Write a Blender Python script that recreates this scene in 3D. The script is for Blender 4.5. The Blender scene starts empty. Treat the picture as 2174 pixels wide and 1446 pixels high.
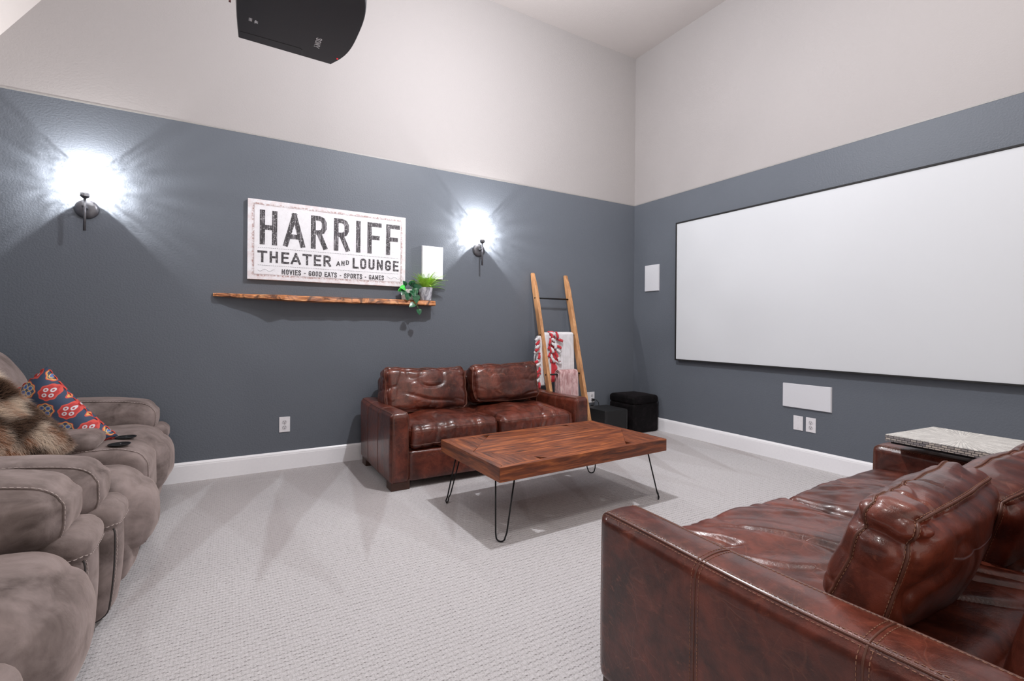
import bpy, math, random
import numpy as np
from mathutils import Vector, Matrix
random.seed(7); rng = np.random.RandomState(11)
S = bpy.context.scene; C = S.collection
PI = math.pi

# ------------------------------------------------------------ camera, world, light, exposure
CAM = (-4.0529, -4.0676, 1.1); YAW = 0.535234; ROLL = 0.00836; FPX = 1017.78; SHY = -26.5
cd = bpy.data.cameras.new('camera'); cam = bpy.data.objects.new('camera', cd); C.objects.link(cam)
f = Vector((math.sin(YAW), math.cos(YAW), 0)); r0 = Vector((math.cos(YAW), -math.sin(YAW), 0)); u0 = Vector((0, 0, 1))
r_ = r0*math.cos(ROLL)+u0*math.sin(ROLL); u_ = -r0*math.sin(ROLL)+u0*math.cos(ROLL)
M = Matrix((r_, u_, -f)).transposed().to_4x4(); M.translation = Vector(CAM); cam.matrix_world = M
cd.sensor_width = 36; cd.lens = FPX*36/2174; cd.shift_y = SHY/2174; cd.clip_start = 0.02
S.camera = cam
w = bpy.data.worlds.new('world'); S.world = w; w.use_nodes = True
w.node_tree.nodes['Background'].inputs[0].default_value = (1.0, 0.915, 0.85, 1)
w.node_tree.nodes['Background'].inputs[1].default_value = 1.12
S.view_settings.view_transform = 'Standard'; S.view_settings.look = 'None'
S.view_settings.exposure = 0.0; S.view_settings.gamma = 1.0; S.view_settings.use_curve_mapping = False
def lamp(name, loc, power, radius, col, kind='POINT', size=1.0, rot=None):
    l = bpy.data.lights.new(name, kind); l.energy = power; l.color = col
    if kind == 'POINT': l.shadow_soft_size = radius
    if kind == 'AREA': l.shape = 'DISK'; l.size = size
    o = bpy.data.objects.new(name, l); C.objects.link(o); o.location = loc
    if rot: o.rotation_euler = rot
    return o
LK = (-2.45, -1.86, 3.23)
lamp('pendant_bulb', LK, 208, 0.04, (0.97, 0.97, 1.0))
# two added fill lamps, unseen, under the ceiling further back
for q, (lx, ly) in enumerate(((-4.1, -3.3), (-1.3, -3.4))):
    lamp('recessed_bulb', (lx, ly, 4.2), 22, 0, (1.0, 0.95, 0.92), 'AREA', 0.16)

# ------------------------------------------------------------ node helper
class NT:
    def __init__(s, name):
        s.m = bpy.data.materials.new(name); s.m.use_nodes = True; s.t = s.m.node_tree
        s.b = s.t.nodes['Principled BSDF']; s.out = s.t.nodes['Material Output']
    def n(s, typ, **kw):
        o = s.t.nodes.new(typ)
        for k, v in kw.items():
            if k.startswith('i_'):
                key = k[2:]; key = int(key) if key.isdigit() else key.replace('_', ' ')
                s.put(o.inputs[key], v)
            else: setattr(o, k, v)
        return o
    def put(s, inp, v):
        if isinstance(v, bpy.types.NodeSocket): s.t.links.new(v, inp)
        elif isinstance(v, (tuple, list)) and len(v) == 3 and inp.type == 'RGBA': inp.default_value = (*v, 1)
        else: inp.default_value = v
    def obj(s): return s.n('ShaderNodeTexCoord').outputs['Object']
    def gen(s): return s.n('ShaderNodeTexCoord').outputs['Generated']
    def mapv(s, v, sc=(1, 1, 1), rot=(0, 0, 0), loc=(0, 0, 0)):
        return s.n('ShaderNodeMapping', i_Vector=v, i_Scale=sc, i_Rotation=rot, i_Location=loc).outputs[0]
    def noise(s, v, scale, detail=3, rough=.5, dist=0):
        return s.n('ShaderNodeTexNoise', i_Vector=v, i_Scale=scale, i_Detail=detail, i_Roughness=rough, i_Distortion=dist).outputs[0]
    def vor(s, v, scale, feature='F1', out=0, rnd=1.0):
        o = s.n('ShaderNodeTexVoronoi', feature=feature); s.put(o.inputs['Vector'], v); s.put(o.inputs['Scale'], scale); s.put(o.inputs['Randomness'], rnd)
        return o.outputs[out]
    def ma(s, op, a, b=0.0, c=None, clamp=False):
        o = s.n('ShaderNodeMath', operation=op, use_clamp=clamp); s.put(o.inputs[0], a); s.put(o.inputs[1], b)
        if c is not None: s.put(o.inputs[2], c)
        return o.outputs[0]
    def ramp(s, v, stops):
        o = s.n('ShaderNodeValToRGB', i_Fac=v); e = o.color_ramp.elements
        while len(e) < len(stops): e.new(0.5)
        for k, (p, c) in enumerate(stops):
            e[k].position = p; e[k].color = (*c, 1) if isinstance(c, tuple) else (c, c, c, 1)
        return o.outputs[0]
    def mix(s, fac, a, b, mode='MIX'):
        o = s.n('ShaderNodeMix', data_type='RGBA', blend_type=mode)
        s.put(o.inputs[0], fac); s.put(o.inputs[6], a); s.put(o.inputs[7], b); return o.outputs[2]
    def sep(s, v):
        return s.n('ShaderNodeSeparateXYZ', i_Vector=v).outputs
    def comb(s, x, y, z):
        return s.n('ShaderNodeCombineXYZ', i_X=x, i_Y=y, i_Z=z).outputs[0]
    def bump(s, h, strength=.5, dist=.01, normal=None):
        o = s.n('ShaderNodeBump', i_Strength=strength, i_Distance=dist, i_Height=h)
        if normal is not None: s.put(o.inputs['Normal'], normal)
        s.t.links.new(o.outputs[0], s.b.inputs['Normal']); return o.outputs[0]
    def set(s, **kw):
        for k, v in kw.items(): s.put(s.b.inputs[k.replace('_', ' ')], v)
        return s

def plain(name, col, rough=.5, metal=0.0, bump=None, **kw):
    t = NT(name); t.set(Base_Color=col, Roughness=rough, Metallic=metal, **kw)
    n = t.noise(t.obj(), 60 if not bump else bump[0], 3)
    t.set(Base_Color=t.mix(.12, col, t.ramp(n, [(.3, 0.0), (.7, 1.0)]), 'SOFT_LIGHT'))
    if bump: t.bump(n, bump[1], bump[2])
    return t.m

def m_wall(name, col, rough, bs, spec=.5):
    t = NT(name); v = t.obj()
    n1 = t.noise(v, 85, 3, .55); n2 = t.noise(v, 260, 2)
    h = t.ma('ADD', t.ramp(n1, [(.38, 0.0), (.62, 1.0)]), t.ma('MULTIPLY', n2, .35))
    big = t.noise(v, 1.3, 2)
    t.set(Base_Color=t.mix(t.ma('MULTIPLY', big, .12), col, tuple(c*1.25 for c in col)), Roughness=rough)
    t.b.inputs['Specular IOR Level'].default_value = spec
    t.bump(h, bs, .004); return t.m
M_dark = m_wall('dark_grey_wall_paint', (0.120, 0.134, 0.158), .44, .19, .20)
M_white = m_wall('off_white_wall_paint', (0.362, 0.342, 0.340), .7, .12, .3)
M_ceil = m_wall('ceiling_paint', (0.50, 0.465, 0.455), .7, .10, .3)
M_trim = plain('white_trim_paint', (0.86, 0.86, 0.89), .32)
M_plate = plain('white_plastic', (0.74, 0.73, 0.76), .35)
M_grille = plain('white_speaker_grille', (0.66, 0.67, 0.71), .55, bump=(900, .4, .001))
M_black = plain('black_metal', (0.012, 0.012, 0.013), .4, .6)
M_blackfr = plain('black_velvet_frame', (0.006, 0.006, 0.007), .7)
t_ = NT('matte_white_screen'); t_.set(Base_Color=(0.60, 0.62, 0.65), Roughness=.85); M_screen = t_.m
M_slot = plain('dark_slot', (0.02, 0.02, 0.022), .6)

def m_carpet():
    t = NT('patterned_cut_and_loop_carpet'); v = t.obj()
    s = t.sep(v); cell = 0.0225
    wx = t.ma('ADD', s[0], t.ma('MULTIPLY', t.noise(v, 9, 2), .006)); wy = t.ma('ADD', s[1], t.ma('MULTIPLY', t.noise(t.mapv(v, loc=(5, 3, 0)), 9, 2), .006))
    jx = t.ma('DIVIDE', wx, cell); jy = t.ma('DIVIDE', wy, cell)
    row = t.ma('FLOOR', jy); jx = t.ma('ADD', jx, t.ma('MULTIPLY', t.ma('MODULO', row, 2.0), .5))
    fx = t.ma('ABSOLUTE', t.ma('SUBTRACT', t.ma('FRACT', jx), .5)); fy = t.ma('ABSOLUTE', t.ma('SUBTRACT', t.ma('FRACT', jy), .5))
    # short dark slots between the loops
    slot = t.ma('MULTIPLY', t.ma('SMOOTH_MIN', 1.0, t.ma('MULTIPLY', t.ma('SUBTRACT', fy, .25), 5.0, clamp=True), .05), t.ma('SUBTRACT', 1.0, t.ma('MULTIPLY', fx, 3.5), clamp=True))
    pile = t.noise(v, 330, 3, .7); tuft = t.noise(v, 95, 3, .6)
    brk = t.ramp(t.noise(v, 46, 2, .7), [(.42, .10), (.60, 1.0)])
    slot = t.ma('MULTIPLY', slot, brk)
    h = t.ma('SUBTRACT', t.ma('ADD', t.ma('MULTIPLY', pile, .55), t.ma('MULTIPLY', tuft, .35)), t.ma('ADD', t.ma('MULTIPLY', slot, 1.0), t.ma('MULTIPLY', t.ma('POWER', t.ma('MULTIPLY', t.ma('MAXIMUM', fx, fy), 2.0), 3.0), .22)))
    # vacuum tracks: brushed nap in strokes that fan out, paler sheen painted into the colour
    dw = t.ma('MULTIPLY', s[1], -1.0); wob = t.ma('MULTIPLY', t.ma('SUBTRACT', t.noise(v, 1.3, 1), .5), .16)
    masks = []
    for (per, slope, wid, off) in ((.47, .30, .30, .13), (.62, -.22, .26, .40)):
        q_ = t.ma('DIVIDE', t.ma('ADD', t.ma('ADD', s[0], t.ma('MULTIPLY', dw, slope)), t.ma('ADD', wob, off)), per)
        tri = t.ma('ABSOLUTE', t.ma('SUBTRACT', t.ma('FRACT', q_), .5)); h_ = t.ma('MULTIPLY', dw, wid)
        masks.append(t.ma('MULTIPLY', t.ma('SUBTRACT', h_, tri), 16.0, clamp=True))
    far = t.ma('MULTIPLY', t.ma('SUBTRACT', dw, 1.6), .9, clamp=True)
    trk = t.ma('MAXIMUM', t.ma('MULTIPLY', t.ma('ADD', masks[0], t.ma('MULTIPLY', masks[1], .45)), .66), t.ma('MULTIPLY', far, t.ramp(t.noise(v, 1.9, 3, .6), [(.3, .35), (.6, 1.0)])))
    base = t.mix(trk, (0.55, 0.51, 0.515), (0.74, 0.72, 0.735))
    base = t.mix(t.ma('MULTIPLY', t.ramp(pile, [(.3, 1.0), (.6, 0.0)]), .62), base, (0.27, 0.245, 0.245))
    waf = t.ma('POWER', t.ma('MULTIPLY', t.ma('MAXIMUM', fx, fy), 2.0), 3.0); base = t.mix(t.ma('MULTIPLY', waf, .17), base, (0.22, 0.20, 0.20)); base = t.mix(t.ma('MULTIPLY', t.ramp(tuft, [(.35, 1.0), (.6, 0.0)]), .22), base, (0.25, 0.23, 0.23))
    base = t.mix(t.ma('MULTIPLY', slot, .85), base, (0.14, 0.12, 0.12))
    t.set(Base_Color=base, Roughness=.95); t.b.inputs['Specular IOR Level'].default_value = .1
    t.b.inputs['Sheen Weight'].default_value = .25; t.b.inputs['Sheen Roughness'].default_value = .6
    t.bump(h, .9, .006); return t.m
M_carpet = m_carpet()

def m_leather(name, c1, c2, cs, rough=.24):
    t = NT(name); v = t.obj()
    big = t.noise(v, 3.4, 4, .6, .6); mid = t.noise(v, 14, 5, .65, .4)
    base = t.mix(t.ramp(big, [(.32, 0.0), (.66, 1.0)]), c1, c2)
    base = t.mix(t.ma('MULTIPLY', t.ramp(mid, [(.38, 1.0), (.58, 0.0)]), .55), base, tuple(c*.32 for c in c1))
    # scratches and creases, lighter rubbed lines
    sc = t.vor(t.mapv(t.n('ShaderNodeVectorMath', operation='ADD', i_0=v, i_1=t.n('ShaderNodeVectorMath', operation='SCALE', i_0=t.n('ShaderNodeTexNoise', i_Vector=v, i_Scale=5.0).outputs['Color'], i_Scale=.22).outputs[0]).outputs[0], (1, 1, 1)), 13, 'DISTANCE_TO_EDGE')
    line = t.ma('MULTIPLY', t.ramp(sc, [(.0, 1.0), (.035, 0.0)]), t.ramp(t.noise(v, 7, 3), [(.45, 0.0), (.68, 1.0)]))
    base = t.mix(t.ma('MULTIPLY', line, .22), base, cs)
    hair = t.ramp(t.noise(t.mapv(v, (22, 3, 9), (.3, .6, .2)), 4, 5, .75, 2.5), [(.60, 0.0), (.70, 1.0)]); base = t.mix(t.ma('MULTIPLY', hair, .38), base, cs)
    rub = t.ramp(t.noise(t.mapv(v, (1, 1, 2)), 6.5, 6, .72, 1.2), [(.56, 0.0), (.74, 1.0)])
    base = t.mix(t.ma('MULTIPLY', rub, .4), base, cs)
    gr = t.vor(v, 420, 'F1'); n3 = t.noise(v, 24, 4, .6)
    h = t.ma('ADD', t.ma('MULTIPLY', gr, .12), t.ma('ADD', t.ma('MULTIPLY', n3, 1.1), t.ma('MULTIPLY', line, -.3)))
    t.set(Base_Color=base, Roughness=t.ma('ADD', rough, t.ma('MULTIPLY', mid, .16)))
    t.b.inputs['Specular IOR Level'].default_value = .45
    t.b.inputs['Coat Weight'].default_value = .26; t.b.inputs['Coat Roughness'].default_value = .11
    t.bump(h, .30, .005); return t.m
M_lea = m_leather('distressed_brown_leather', (0.046, 0.0105, 0.0070), (0.172, 0.038, 0.021), (0.34, 0.11, 0.06))
M_piping = plain('brown_leather_seam', (0.105, 0.034, 0.020), .45, bump=(300, .3, .001))
M_thread = plain('tan_thread', (0.27, 0.13, 0.08), .7)
M_foot = plain('dark_wood_foot', (0.05, 0.018, 0.010), .4)

def m_suede():
    t = NT('taupe_brushed_suede'); v = t.obj()
    a = t.noise(t.mapv(v, (1, 1, 1.6)), 5.0, 4, .58, .7); b = t.noise(v, 13, 4, .6, .4); c = t.noise(v, 420, 2)
    base = t.mix(t.ramp(a, [(.3, 0.0), (.7, 1.0)]), (0.056, 0.041, 0.037), (0.245, 0.195, 0.184))
    base = t.mix(t.ma('MULTIPLY', t.ramp(b, [(.42, 0.0), (.72, 1.0)]), .5), base, (0.30, 0.245, 0.235))
    t.set(Base_Color=base, Roughness=.8); t.b.inputs['Specular IOR Level'].default_value = .2
    t.b.inputs['Sheen Weight'].default_value = .5; t.b.inputs['Sheen Roughness'].default_value = .45
    t.b.inputs['Sheen Tint'].default_value = (.75, .62, .58, 1)
    t.bump(t.ma('ADD', t.ma('MULTIPLY', b, 1.0), t.ma('MULTIPLY', c, .06)), .4, .008); return t.m
M_suede = m_suede()
M_stitch = plain('pale_grey_thread', (0.42, 0.35, 0.33), .7)
M_sdark = plain('dark_grey_underfabric', (0.045, 0.040, 0.040), .9)

def m_wood(name, dark, mid, light, ax=0, scale=1.0, rough=.4):
    t = NT(name); v = t.obj(); rnd = t.n('ShaderNodeObjectInfo').outputs['Random']
    off = t.ma('MULTIPLY', rnd, 13.7)
    v2 = t.n('ShaderNodeVectorMath', operation='ADD', i_0=v, i_1=t.comb(off, off, off)).outputs[0]
    sc = [5*scale]*3; sc[ax] = .55*scale
    g = t.noise(t.mapv(v2, tuple(sc)), 5, 6, .62, 1.2); sc2 = [40*scale]*3; sc2[ax] = 2.2*scale
    g2 = t.noise(t.mapv(v2, tuple(sc2)), 3, 3, .6)
    sc3 = [1.0]*3; sc3[ax] = .45
    kn = t.vor(t.mapv(v2, tuple(sc3)), 6.5, 'F1')
    col = t.ramp(t.ma('ADD', t.ma('MULTIPLY', g, .7), t.ma('MULTIPLY', g2, .3)), [(.36, dark), (.5, mid), (.63, light)])
    col = t.mix(t.ramp(kn, [(.05, .75), (.16, 0.0)]), col, tuple(c*.5 for c in dark))
    t.set(Base_Color=col, Roughness=rough)
    t.bump(t.ma('ADD', g2, t.ma('MULTIPLY', g, .6)), .25, .002); return t.m
M_tabx = m_wood('stained_pine_lengthwise', (0.050, 0.013, 0.006), (0.185, 0.046, 0.014), (0.42, 0.125, 0.035), 0, rough=.42)
M_taby = m_wood('stained_pine_crosswise', (0.050, 0.013, 0.006), (0.155, 0.040, 0.014), (0.34, 0.10, 0.030), 1, rough=.42)
M_ladx = m_wood('honey_pine', (0.34, 0.155, 0.062), (0.50, 0.25, 0.11), (0.62, 0.35, 0.17), 2, rough=.5)
def m_shelf():
    t = NT('live_edge_wood'); v = t.obj()
    g = t.noise(t.mapv(v, (.9, 6, 11)), 3.2, 6, .7, 1.8); w_ = t.noise(v, 9, 4, .6, 1)
    col = t.ramp(g, [(.30, (0.035, 0.012, 0.008)), (.44, (0.26, 0.085, 0.028)), (.56, (0.62, 0.25, 0.09)), (.70, (0.80, 0.48, 0.26))])
    col = t.mix(t.ramp(w_, [(.52, 0.0), (.62, .85)]), col, (0.05, 0.02, 0.014))
    t.set(Base_Color=col, Roughness=.5); t.bump(g, .4, .006); return t.m
M_shelf = m_shelf()

# ------------------------------------------------------------ mesh helpers
def link(o, parent=None):
    C.objects.link(o)
    if parent is not None: o.parent = parent
    return o
def mesh_obj(name, verts, faces, mat, parent=None, smooth=False, bevel=0, seg=2):
    me = bpy.data.meshes.new(name); me.from_pydata([tuple(map(float, v)) for v in verts], [], [tuple(map(int, f_)) for f_ in faces]); me.update()
    o = bpy.data.objects.new(name, me); me.materials.append(mat)
    if smooth: me.polygons.foreach_set('use_smooth', [True]*len(me.polygons))
    link(o, parent)
    if bevel:
        b = o.modifiers.new('bevel', 'BEVEL'); b.width = bevel; b.segments = seg; b.limit_method = 'ANGLE'; b.angle_limit = .6
        me.polygons.foreach_set('use_smooth', [True]*len(me.polygons)); 
        o.modifiers.new('wn', 'WEIGHTED_NORMAL')
    return o
class MB:
    def __init__(s): s.v = []; s.f = []
    def add(s, v, f_):
        k = len(s.v); s.v += [tuple(a) for a in v]; s.f += [tuple(i+k for i in q) for q in f_]; return s
    def box(s, lo, hi):
        x0, y0, z0 = lo; x1, y1, z1 = hi
        return s.add([(x0, y0, z0), (x1, y0, z0), (x1, y1, z0), (x0, y1, z0), (x0, y0, z1), (x1, y0, z1), (x1, y1, z1), (x0, y1, z1)],
                     [(0, 3, 2, 1), (4, 5, 6, 7), (0, 1, 5, 4), (1, 2, 6, 5), (2, 3, 7, 6), (3, 0, 4, 7)])
    def prism(s, poly, z0, z1):
        n = len(poly)
        return s.add([(x, y, z0) for x, y in poly]+[(x, y, z1) for x, y in poly],
                     [tuple(range(n-1, -1, -1)), tuple(range(n, 2*n))]+[(i, (i+1) % n, n+(i+1) % n, n+i) for i in range(n)])
    def tube(s, pts, r, n=8, closed=False, cap=True):
        P = [Vector(p) for p in pts]; m = len(P); rr = r if isinstance(r, (list, tuple)) else [r]*m
        rings = []; up = Vector((0, 0, 1)); prev = None
        for i in range(m):
            a = P[(i-1) % m] if (closed or i > 0) else P[i]; b = P[(i+1) % m] if (closed or i < m-1) else P[i]
            t = (b-a).normalized() if (b-a).length > 1e-9 else Vector((0, 0, 1))
            if prev is None:
                q = up if abs(t.z) < .9 else Vector((1, 0, 0)); e1 = t.cross(q).normalized()
            else:
                e1 = (prev-t*prev.dot(t)).normalized()
            prev = e1; e2 = t.cross(e1)
            rings.append([P[i]+(e1*math.cos(2*PI*k/n)+e2*math.sin(2*PI*k/n))*rr[i] for k in range(n)])
        v = [p for R_ in rings for p in R_]; F = []
        for i in range(m if closed else m-1):
            j = (i+1) % m
            F += [(i*n+k, i*n+(k+1) % n, j*n+(k+1) % n, j*n+k) for k in range(n)]
        if cap and not closed: F += [tuple(range(n-1, -1, -1)), tuple((m-1)*n+k for k in range(n))]
        return s.add(v, F)
    def lathe(s, prof, n=32, cx=0, cy=0, ax='z', o=(0, 0, 0), caps=True):
        v = []
        for (r, h) in prof:
            for k in range(n):
                a = 2*PI*k/n; p = (r*math.cos(a), r*math.sin(a), h)
                if ax == 'y': p = (p[0], -p[2], p[1])
                v.append((p[0]+o[0], p[1]+o[1], p[2]+o[2]))
        m = len(prof); F = []
        for i in range(m-1):
            F += [(i*n+k, i*n+(k+1) % n, (i+1)*n+(k+1) % n, (i+1)*n+k) for k in range(n)]
        if caps: F += [tuple(range(n-1, -1, -1)), tuple((m-1)*n+k for k in range(n))]
        return s.add(v, F)
    def obj(s, name, mat, parent=None, smooth=False, bevel=0, seg=2): return mesh_obj(name, s.v, s.f, mat, parent, smooth, bevel, seg)

# vectorised gradient noise
_perm = rng.permutation(256); _perm = np.r_[_perm, _perm]; _g = rng.randn(256, 3); _g /= np.linalg.norm(_g, axis=1)[:, None]
def pn(P):
    P = np.asarray(P, float); i = np.floor(P).astype(int); f_ = P-i; i &= 255; u = f_*f_*f_*(f_*(f_*6-15)+10); r = 0
    for dx in (0, 1):
        wx = u[:, 0] if dx else 1-u[:, 0]
        for dy in (0, 1):
            wy = u[:, 1] if dy else 1-u[:, 1]
            for dz in (0, 1):
                wz = u[:, 2] if dz else 1-u[:, 2]
                h = _perm[(_perm[(_perm[(i[:, 0]+dx) & 255]+i[:, 1]+dy) & 255]+i[:, 2]+dz) & 255]
                r = r+wx*wy*wz*((f_-np.array([dx, dy, dz]))*_g[h]).sum(1)
    return r
def rbox(h, r, n):
    """rounded box surface lattice: returns P (local, centred), U in [-1,1]^3, N normals, faces"""
    h = np.array(h, float); n = tuple(n); idx = {}; L = []
    def vid(i, j, k):
        q = (i, j, k)
        if q not in idx: idx[q] = len(L); L.append(q)
        return idx[q]
    F = []
    nx, ny, nz = n
    for i in range(nx):
        for j in range(ny):
            F.append((vid(i, j, 0), vid(i, j+1, 0), vid(i+1, j+1, 0), vid(i+1, j, 0)))
            F.append((vid(i, j, nz), vid(i+1, j, nz), vid(i+1, j+1, nz), vid(i, j+1, nz)))
    for i in range(nx):
        for k in range(nz):
            F.append((vid(i, 0, k), vid(i+1, 0, k), vid(i+1, 0, k+1), vid(i, 0, k+1)))
            F.append((vid(i, ny, k), vid(i, ny, k+1), vid(i+1, ny, k+1), vid(i+1, ny, k)))
    for j in range(ny):
        for k in range(nz):
            F.append((vid(0, j, k), vid(0, j, k+1), vid(0, j+1, k+1), vid(0, j+1, k)))
            F.append((vid(nx, j, k), vid(nx, j+1, k), vid(nx, j+1, k+1), vid(nx, j, k+1)))
    U = np.array(L, float)/np.array(n)*2-1
    P = U*h; r3 = np.minimum(r, h*.999)
    inner = np.clip(P, -(h-r3), h-r3); d = (P-inner)/r3; ln = np.linalg.norm(d, axis=1)[:, None]; N = d/np.maximum(ln, 1e-9)
    P = inner+N*r3
    return P, U, N, F
def soft(name, c, h, r, n, mat, parent, bulge=(0, 0, 0), fn=None, wr=None, smooth=True, rot=None):
    """puffed rounded box; bulge per axis; wr=(amp, freq vector, seed, ridge amp) wrinkles; fn(P,U,N)->P custom"""
    P, U, N, F = rbox(h, r, n)
    W = [(1-U[:, (a+1) % 3]**2)*(1-U[:, (a+2) % 3]**2) for a in range(3)]
    for a in range(3):
        if bulge[a]: P[:, a] += np.sign(U[:, a])*np.abs(U[:, a])**3*bulge[a]*np.clip(W[a], 0, 1)**.7
    if wr:
        amp, fr, seed, ridge = wr
        Q = P*np.array(fr)+seed*7.31
        Q2 = Q+np.c_[pn(Q*.7+3), pn(Q*.7+11), pn(Q*.7+23)]*1.1
        a = pn(Q2*.8); b = pn(Q2*1.9+5)
        rd = (1-np.abs(b)*2.2).clip(0, 1)**4; msk = (pn(Q*.5+40)*2+.5).clip(0, 1)
        P = P+N*(amp*(a*1.3+.35*pn(Q2*3.7))[:, None]-(ridge*rd*msk)[:, None])
    if fn is not None: P = fn(P, U, N)
    if rot is not None:
        R = np.array(rot.to_3x3()); P = P@R.T
    P = P+np.array(c)
    o = mesh_obj(name, P, F, mat, parent, smooth)
    SOFT[o.name] = (P, N, n)
    return o
SOFT = {}; IDX = {}
def ring(o, axis, frac, sel=(0, 1)):
    P, N, n = SOFT[o.name]
    if n not in IDX:
        L = rbox((1, 1, 1), .1, n)[1]; IDX[n] = {tuple(int(round(v)) for v in (q+1)/2*np.array(n)): i for i, q in enumerate(L)}
    idx = IDX[n]; a, b = [k for k in range(3) if k != axis]
    seq = [(i, 0) for i in range(n[a])]+[(n[a], k) for k in range(n[b])]+[(n[a]-i, n[b]) for i in range(n[a])]+[(0, n[b]-k) for k in range(n[b])]
    f0 = int(math.floor(frac)); t_ = frac-f0; out = []
    def g(i, k, f_):
        c = [0, 0, 0]; c[a] = i; c[b] = k; c[axis] = f_; q = idx[tuple(c)]; return P[q], N[q]
    for (i, k) in seq:
        p, q = g(i, k, f0); 
        if t_ > 0: p2, q2 = g(i, k, min(n[axis], f0+1)); p = p*(1-t_)+p2*t_; q = q*(1-t_)+q2*t_
        out.append((p, q))
    s0, s1 = int(sel[0]*len(out)), int(sel[1]*len(out))
    return out[s0:s1]
def seam(o, axis, frac, r=.0026, mat=None, th=None, off=.0, step=1, sel=(0, 1), sink=.3, st=.0009, name='seam', dl=.006, dg=.004):
    pts = ring(o, axis, frac, sel)[::step]; closed = sel == (0, 1)
    MB().tube([Vector(p+q*r*(1-2*sink)) for p, q in pts], r, 6, closed=closed).obj(name, mat or M_piping, o, True)
    if th is not None:
        for s0 in ((-off, off) if off else (0,)):
            pp_ = ring(o, axis, frac+s0, sel); pp_ = pp_+pp_[:1] if closed else pp_
            m_ = dashes([Vector(p+q*(.0008 if off else r*1.6)) for p, q in pp_], dl, dg, st)
            if m_.v: m_.obj('stitching', th, o)
def creases(P, N, sd, fr, A, wd, sharp=.10, msk=1.0):
    Q = P*np.array(fr)+sd*3.7; Q = Q+.45*np.c_[pn(Q*.6+9), pn(Q*.6+19), pn(Q*.6+29)]
    a = pn(Q); l = np.exp(-(a/sharp)**2)*np.clip(pn(Q*.45+50)*2.2+.35, 0, 1)
    return N*((A*pn(Q*.8+70)*1.6-wd*l)*msk)[:, None]
def empty(name, loc, label, cat, rz=0, group=None):
    o = bpy.data.objects.new(name, None); C.objects.link(o); o.location = loc; o.rotation_euler = (0, 0, rz); o.empty_display_size = .1
    return tag(o, label, cat, group)
def tag(o, label=None, cat=None, group=None, kind=None):
    if label: o['label'] = label
    if cat: o['category'] = cat
    if group: o['group'] = group
    if kind: o['kind'] = kind
    return o
def dashes(pts, L=.007, gap=.006, r=.0012, off=(0, 0, 0)):
    """stitches along a polyline"""
    P = [Vector(p)+Vector(off) for p in pts]; mb = MB(); pos = 0.0; 
    seg = []; 
    for a, b in zip(P, P[1:]): seg.append((a, b, (b-a).length))
    tot = sum(s_[2] for s_ in seg)
    def at(d):
        for a, b, l in seg:
            if d <= l and l > 0: return a.lerp(b, d/l)
            d -= l
        return P[-1]
    while pos+L < tot:
        mb.tube([at(pos), at(pos+L*.5)+Vector((0, 0, 0)), at(pos+L)], r, 4); pos += L+gap
    return mb

# ------------------------------------------------------------ room shell
XL, YB, ZS, ZC = -5.62, -5.6, 2.533, 4.235
def struct(name, mb, mat, parent=None): 
    o = mb.obj(name, mat, parent); 
    if parent is None: o['kind'] = 'structure'
    return o
struct('floor', MB().box((XL-.1, YB, -.1), (.1, .1, 0)), M_carpet)
wb = struct('wall_back', MB().box((XL-.1, 0, 0), (.12, .12, ZS)), M_dark)
struct('upper_paint', MB().box((XL-.1, 0, ZS), (.12, .12, ZC+.05)), M_white, wb)
struct('paint_edge', MB().box((XL, -.0015, ZS-.008), (0, .004, ZS+.002)), plain('paint_lip', (0.30, 0.29, 0.28), .5), wb)
wr_ = struct('wall_right', MB().box((0, YB, 0), (.12, 0, ZS)), M_dark)
struct('upper_paint', MB().box((0, YB, ZS), (.12, 0, ZC+.05)), M_white, wr_)
struct('paint_edge', MB().box((-.0015, YB, ZS-.008), (.004, 0, ZS+.002)), plain('paint_lip', (0.30, 0.29, 0.28), .5), wr_)
wl = struct('wall_left', MB().box((XL-.12, YB, 0), (XL, 0, 2.27)), M_dark)
# sloped ceiling on the left rising from the left wall, then flat ceiling
xs0, zs0 = XL-.1, 2.839-1.527*(XL-.1+5.246)*-1; zs0 = 2.839+1.527*((XL-.1)+5.246); xk = -5.246+(ZC-2.839)/1.527
mb = MB(); mb.add([(xs0, YB, zs0), (xk, YB, ZC), (xk, .02, ZC), (xs0, .02, zs0), (xs0-.1, YB, zs0+.06), (xk, YB, ZC+.1), (xk, .02, ZC+.1), (xs0-.1, .02, zs0+.06)],
                  [(0, 1, 2, 3), (7, 6, 5, 4), (0, 4, 5, 1), (3, 2, 6, 7), (0, 3, 7, 4), (1, 5, 6, 2)])
ce = struct('ceiling', MB().box((xk, YB, ZC), (.12, .12, ZC+.1)), M_ceil)
struct('sloped_ceiling', mb, M_ceil, ce)
def baseboard(name, a, b, inward):
    # profile extruded along a->b : body plus a small stepped cap
    a = Vector(a); b = Vector(b); n_ = Vector(inward); prof = [(0, 0), (.016, 0), (.016, .112), (.0145, .118), (.0145, .123), (.011, .130), (.006, .137), (0, .137)]
    v = [tuple(p+n_*x+Vector((0, 0, z))) for p in (a, b) for x, z in prof]; k = len(prof)
    m_ = MB().add(v, [tuple(range(k)), tuple(range(2*k-1, k-1, -1))]+[(i, k+i, k+(i+1) % k, (i+1) % k) for i in range(k)])
    return struct(name, m_, M_trim)
baseboard('baseboard_back', (XL, -.0005, 0), (-.017, -.0005, 0), (0, -1, 0))
baseboard('baseboard_right', (-.0005, YB, 0), (-.0005, 0, 0), (-1, 0, 0))

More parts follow.
